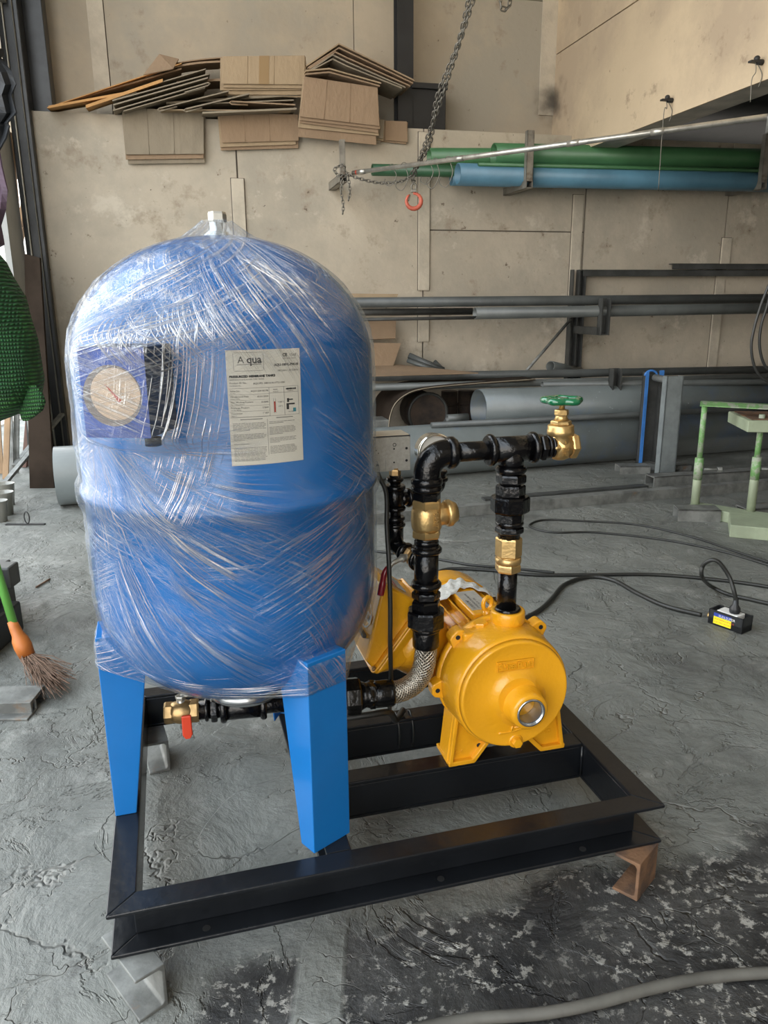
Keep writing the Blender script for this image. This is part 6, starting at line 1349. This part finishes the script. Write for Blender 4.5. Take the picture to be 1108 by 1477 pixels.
# riser on the tank side
V = lambda z: SP(HX, HY, z)
pb('hose_ferrule', MB().lathe([(0.0225, 0), (0.024, 0.003), (0.024, 0.030), (0.022, 0.035)], Matrix.Translation(V(0.232)) , 32))
pb('riser_union', MB().ring(V(0.262), V(0.274), 0.026).hex(V(0.272), V(0.304), 0.0345, 8, 0.4).hex(V(0.302), V(0.322), 0.0265, 6, 0.3).hex(V(0.324), V(0.338), 0.0255, 6))
pb('riser_tee', MB().cyl(V(0.33), V(0.425), 0.0215).ring(V(0.344), V(0.357), 0.0270).ring(V(0.409), V(0.421), 0.0270).cyl(V(0.385), SP(0.545, 0.272, 0.388), 0.017).ring(SP(0.548, 0.262, 0.387), SP(0.546, 0.272, 0.388), 0.021))
pb('pipe_nipple', MB().cyl(V(0.415), V(0.445), 0.0185).ring(V(0.424), V(0.434), 0.0215))
cv = pb('check_valve', MB().hex(V(0.438), V(0.453), 0.0262, 6, 0.35).lathe([(0.0235, 0.450), (0.0262, 0.457), (0.0270, 0.470), (0.0262, 0.484), (0.024, 0.492)], SK @ Matrix.Translation((HX, HY, 0)), 40).hex(V(0.488), V(0.505), 0.0262, 6, 0.35).cyl(V(0.474), SP(HX + 0.043, HY, 0.478), 0.0195).lathe([(0.022, 0), (0.0235, 0.004), (0.0235, 0.009), (0.020, 0.013), (0.017, 0.019), (0.015, 0.020)], axis(SP(HX + 0.034, HY, 0.477), SK.to_3x3() @ Vector((1, 0, 0.08))), 36), 'brass', label='brass swing check valve')
text('cast_mark', 'SANT', 0.0125, SK @ Matrix.Translation((HX + 0.004, HY - 0.0275, 0.487)) @ Matrix.Rotation(math.pi / 2, 4, 'X') @ Matrix.Rotation(-math.pi / 2, 4, 'Z'), 'brass', cv, extrude=0.0012, sx=0.85)
pb('hex_bushing', MB().hex(V(0.503), V(0.517), 0.0245, 6, 0.2).cyl(V(0.515), V(0.521), 0.02).ring(V(0.519), V(0.531), 0.0265))
# elbow
ep = [SP(HX, HY, 0.522), SP(HX, HY, 0.545)] + [SP(HX + 0.034 * (1 - math.cos(R(a))), HY, 0.549 + 0.034 * math.sin(R(a))) for a in range(0, 91, 10)] + [SP(HX + 0.05, HY, HZ)]
pb('elbow', MB().tube(ep, 0.0232, 32).ring(SP(HX + 0.034, HY, HZ), SP(HX + 0.052, HY, HZ), 0.0275).ring(V(0.528), V(0.544), 0.0270))
pb('header_pipe', MB().cyl(SP(HX + 0.04, HY, HZ), SP(0.69, HY, HZ), 0.0170))
mb = MB().cyl(SP(0.668, HY, HZ), SP(0.750, HY, HZ), 0.0225).ring(SP(0.660, HY, HZ), SP(0.672, HY, HZ), 0.0278).ring(SP(0.740, HY, HZ), SP(0.752, HY, HZ), 0.0278).cyl(SP(0.706, HY, HZ), SP(0.706, HY, 0.545), 0.0220).ring(SP(0.706, HY, 0.553), SP(0.706, HY, 0.541), 0.0272)
pb('header_tee', mb)
pb('hex_nipple', MB().cyl(SP(0.75, HY, HZ), SP(0.79, HY, HZ), 0.0165).hex(SP(0.757, HY, HZ), SP(0.768, HY, HZ), 0.0245).ring(SP(0.771, HY, HZ), SP(0.777, HY, HZ), 0.021).ring(SP(0.778, HY, HZ), SP(0.784, HY, HZ), 0.021))
# gate valve
gx = 0.798
gv = pb('gate_valve', MB().hex(SP(0.779, HY, HZ), SP(0.790, HY, HZ), 0.0225).hex(SP(0.814, HY, HZ), SP(0.828, HY, HZ), 0.0240, 6, 0.1).cyl(SP(0.786, HY, HZ), SP(0.817, HY, HZ), 0.0200)
        .lathe([(0.010, -0.024), (0.0175, -0.020), (0.0195, -0.005), (0.0195, 0.012), (0.0215, 0.020), (0.0235, 0.022), (0.0235, 0.0285), (0.0225, 0.030), (0.0230, 0.036), (0.0205, 0.038)], SK @ Matrix.Translation((gx, HY, HZ)), 36)
        .hex(SP(gx, HY, HZ + 0.038), SP(gx, HY, HZ + 0.045), 0.0185).lathe([(0.013, 0.045), (0.0105, 0.051), (0.0095, 0.056)], SK @ Matrix.Translation((gx, HY, HZ)), 28).hex(SP(gx, HY, HZ + 0.054), SP(gx, HY, HZ + 0.064), 0.0125).cyl(SP(gx, HY, HZ + 0.064), SP(gx, HY, HZ + 0.080), 0.0050), 'brass', label='brass gate valve')
GF = SK @ Matrix.Rotation(math.pi / 2, 4, 'X')
for i, (s_, z_) in enumerate((('1', 0.006), ('200', -0.006), ('PSI', -0.0145))):
    text('cast_mark', s_, 0.0090 if i else 0.0075, SK @ Matrix.Translation((gx + 0.0005, HY - 0.0205, HZ + z_)) @ Matrix.Rotation(math.pi / 2, 4, 'X'), 'brass', gv, extrude=0.0010, align='CENTER')
wh = MB(); WZ = HZ + 0.080; ring_ = []
for k in range(60):
    a = 2 * math.pi * k / 60; r = 0.0285 + 0.0040 * math.cos(5 * a); ring_.append(SP(gx + r * math.cos(a), HY + r * math.sin(a), WZ))
wh.tube(ring_, 0.0062, 12, closed=True)
for k in range(5): a = 2 * math.pi * (k + .5) / 5; wh.tube([SP(gx, HY, WZ), SP(gx + 0.027 * math.cos(a), HY + 0.027 * math.sin(a), WZ)], 0.0042, 8)
wh.lathe([(0.009, -0.004), (0.010, 0.0), (0.009, 0.005)], SK @ Matrix.Translation((gx, HY, WZ)), 20)
wl_ = build('handwheel', wh, 'green_wheel', gv, label='glossy green handwheel')
# discharge branch
U = lambda z: SP(0.7065, HY - 0.001, z)
pb('hex_nipple', MB().cyl(U(0.545), U(0.515), 0.018).hex(U(0.539), U(0.523), 0.0265, 6, 0.25))
pb('branch_union', MB().hex(U(0.520), U(0.499), 0.0262, 6, 0.1).hex(U(0.500), U(0.471), 0.0345, 8, 0.3).hex(U(0.471), U(0.452), 0.0255, 8).ring(U(0.455), U(0.446), 0.025).hex(U(0.444), U(0.432), 0.0255, 6, 0.2).cyl(U(0.45), U(0.422), 0.02))
pb('spring_check_valve', MB().hex(U(0.424), U(0.388), 0.0238, 6, 0.15).ring(U(0.389), U(0.382), 0.021).lathe([(0.0222, 0), (0.0235, 0.003), (0.0235, 0.010), (0.0215, 0.012)], Matrix.Translation(U(0.3755)), 36).hex(U(0.375), U(0.360), 0.0236, 6, 0.4), 'brass', label='brass in-line check valve')
pb('riser_pipe', MB().cyl(U(0.365), U(0.285), 0.0175).ring(SP(DX, DY, 0.283), SP(DX, DY, 0.292), 0.0235))
# small instrument branch behind
IX, IY = 0.516, 0.310
I = lambda z: SP(IX, IY, z)
mb = MB().cyl(I(0.535), I(0.412), 0.0105).ring(I(0.523), I(0.531), 0.0155).ring(I(0.508), I(0.517), 0.0190).cyl(I(0.515), I(0.470), 0.0160).ring(I(0.470), I(0.478), 0.0190).ring(I(0.452), I(0.459), 0.018).ring(I(0.440), I(0.447), 0.0185).cyl(I(0.452), I(0.412), 0.0150)
mb.cyl(I(0.490), SP(IX + 0.045, IY + 0.01, 0.490), 0.0125).ring(SP(IX + 0.022, IY + 0.005, 0.490), SP(IX + 0.031, IY + 0.007, 0.490), 0.0175)
pb('instrument_tee', mb)
pb('bottom_elbow', MB().tube([I(0.425), I(0.412), SP(IX + 0.002, IY - 0.004, 0.404), SP(IX + 0.008, IY - 0.014, 0.400), SP(IX + 0.014, IY - 0.028, 0.396)], 0.0150, 16).ring(SP(IX + 0.010, IY - 0.018, 0.399), SP(IX + 0.014, IY - 0.028, 0.396), 0.0185))
e0, e1_ = SP(IX + 0.013, IY - 0.026, 0.397), SP(0.546, 0.266, 0.3875)
bvv = pb('small_ball_valve', MB().hex(e0, e0.lerp(e1_, 0.3), 0.0150).cyl(e0, e1_, 0.0125).ring(e0.lerp(e1_, 0.3), e0.lerp(e1_, 0.75), 0.0155).hex(e0.lerp(e1_, 0.72), e1_, 0.0150), 'brass_dk', label='small brass ball valve')
mm_ = e0.lerp(e1_, 0.35)
side_ = SK.to_3x3() @ Vector((-0.85, -0.5, 0)).normalized()
st = mm_ + side_ * 0.020; build('valve_stem', MB().cyl(mm_, st, 0.006).hex(st - side_ * 0.003, st + side_ * 0.004, 0.008), 'galv', bvv)
l0, l1, l2, l3 = st, sy(566, 812, 0.268), sy(555, 826, 0.262), sy(549, 858, 0.262)
build('lever_arm', MB().tube([l0, SK @ l1, SK @ l2], 0.0048, 8), 'galv', bvv)
build('valve_lever', MB().tube(smooth_path([SK @ l1.lerp(l2, 0.35), SK @ l2, SK @ l2.lerp(l3, 0.5), SK @ l3], 5), [0.0055] * 10 + [0.0065] * 6, 10), 'dk_red', bvv, label='maroon lever sleeve')
# siphon to gauge
GC = sy(627, 651, 0.338)
pb('gauge_elbow', MB().tube(smooth_path([SP(IX + 0.04, IY + 0.01, 0.490), SP(IX + 0.075, IY + 0.018, 0.490), SP(GC.x - 0.004, GC.y, 0.492), SP(GC.x + 0.010, GC.y, 0.503), SP(GC.x + 0.010, GC.y, 0.530)], 6), 0.0105, 14).ring(SP(GC.x + 0.010, GC.y, 0.511), SP(GC.x + 0.010, GC.y, 0.519), 0.0160).ring(SP(GC.x + 0.010, GC.y, 0.525), SP(GC.x + 0.010, GC.y, 0.532), 0.0145))

# pressure gauge behind the elbow
t = thing('pressure_gauge', 'round chrome-rimmed pressure gauge half hidden behind the black elbow', 'gauge', (GC.x, GC.y, GC.z - 0.035), SK)
GM = SK @ Matrix.Translation((GC.x, GC.y, GC.z)) @ Matrix.Rotation(math.pi / 2, 4, 'X')
build('gauge_case', MB().lathe([(0.029, -0.026), (0.031, -0.024), (0.031, 0.0), (0.0335, 0.002), (0.034, 0.006), (0.0325, 0.010), (0.0295, 0.009), (0.0295, 0.005)], None, 48), 'chrome', t, GM)
build('gauge_face', MB().lathe([(0.0294, 0.0042), (0.0294, 0.0058)], None, 40, False), 'glass_white', t, GM)
build('gauge_stem', MB().hex((0, -0.030, -0.012), (0, -0.046, -0.012), 0.008), 'brass_dk', t, GM)
# pressure switch
t = thing('pressure_switch', 'grey-beige pressure switch box on the small black riser beside the tank', 'switch', (0.50, 0.33, 0.540), SK)
y0s = 0.303; A_ = sy(535, 632, y0s); B_s = sy(592, 678, y0s); xr = B_s.x; zb, ztp = B_s.z, A_.z - 0.001; xl = xr - 0.098
build('back_plate', MB().box((xl, y0s, zb), (xr, y0s + 0.007, ztp), SK), 'grey_cast', t, bevel=0.0012)
build('cover', MB().box((xl + 0.001, y0s + 0.007, zb + 0.003), (xr + 0.001, y0s + 0.055, ztp + 0.004), SK), 'beige', t, bevel=0.003)
build('cover_rim', MB().box((xl - 0.001, y0s + 0.006, zb + 0.001), (xr + 0.0015, y0s + 0.009, ztp + 0.002), SK), 'black_steel', t)
for (px, py) in ((586.5, 646.5), (586.5, 664), (568.5, 647.5), (568.5, 667), (544.5, 671)):
    c = sy(px, py, y0s); build('screw_hole', MB().cyl(SK @ (c - Vector((0, 0.0004, 0))), SK @ (c + Vector((0, 0.001, 0))), 0.0023 if px > 580 or px < 550 else 0.0015, seg=14), 'hole', t)
c = sy(569, 641.5, y0s); build('boss_ring', MB().tube([SK @ (c + Vector((0.0028 * math.cos(R(a)), -0.0006, 0.0028 * math.sin(R(a))))) for a in range(0, 360, 30)], 0.0005, 5, closed=True), 'hole', t)
pA, pB = sy(539, 645, y0s), sy(549, 659, y0s)
build('raised_pad', MB().box((pA.x, y0s - 0.0016, pB.z), (pB.x, y0s, pA.z), SK), 'grey_cast', t, bevel=0.0005)
for dx_, dz_ in ((-0.002, 0.003), (0.002, -0.002)):
    cpt = Vector(((pA.x + pB.x) / 2 + dx_, y0s - 0.0018, (pA.z + pB.z) / 2 + dz_)); build('screw_hole', MB().cyl(SK @ cpt, SK @ (cpt + Vector((0, 0.001, 0))), 0.0009, seg=10), 'hole', t)
for px in (540, 557):
    a = sy(px, 663, y0s); build('rib', MB().box((a.x - 0.0012, y0s - 0.0015, zb + 0.002), (a.x + 0.0012, y0s, a.z), SK), 'grey_cast', t)
build('stem_fitting', MB().hex(I(0.533), I(0.5455), 0.0105).cyl(I(0.53), I(0.548), 0.008), 'brass_dk', t)
cb = [(0.484, 0.316, zb + 0.002)] + [tuple(sy(x, y, yy)) for x, y, yy in ((548, 690, 0.305), (555, 704, 0.295), (558, 722, 0.285), (558, 760, 0.270), (561, 810, 0.252), (563, 870, 0.245), (563, 930, 0.25), (564, 985, 0.285))] + [(0.500, 0.30, 0.075)]
tag(build('switch_cable', MB().tube(smooth_path([SP(*p) for p in cb], 8), 0.0042, 10), 'rubber', None), 'black flat cable dropping from the pressure switch past the yellow box', 'cable')
tag(build('frame_cable', MB().tube(smooth_path([SP(0.560, 0.41, 0.010), SP(0.53, 0.36, 0.02), SP(0.500, 0.30, 0.075), SP(0.46, 0.285, 0.085), SP(0.40, 0.30, 0.075), SP(0.36, 0.36, 0.03), SP(0.33, 0.42, 0.010)], 8), 0.0065, 10), 'rubber', None), 'black cable sagging behind the union at the foot of the hose', 'cable')
for i, (x, m__) in enumerate(((0.545, 'first'), (0.575, 'second'))):
    tag(build('cable_tie', MB().tube([SP(x, 0.41 + 0.026 * math.cos(R(a)), -0.036 + 0.042 * math.sin(R(a))) for a in range(0, 360, 30)], 0.0018, 5, closed=True), 'rubber', None), '%s black tie round the rear cross channel below the hose' % m__, 'cable tie')
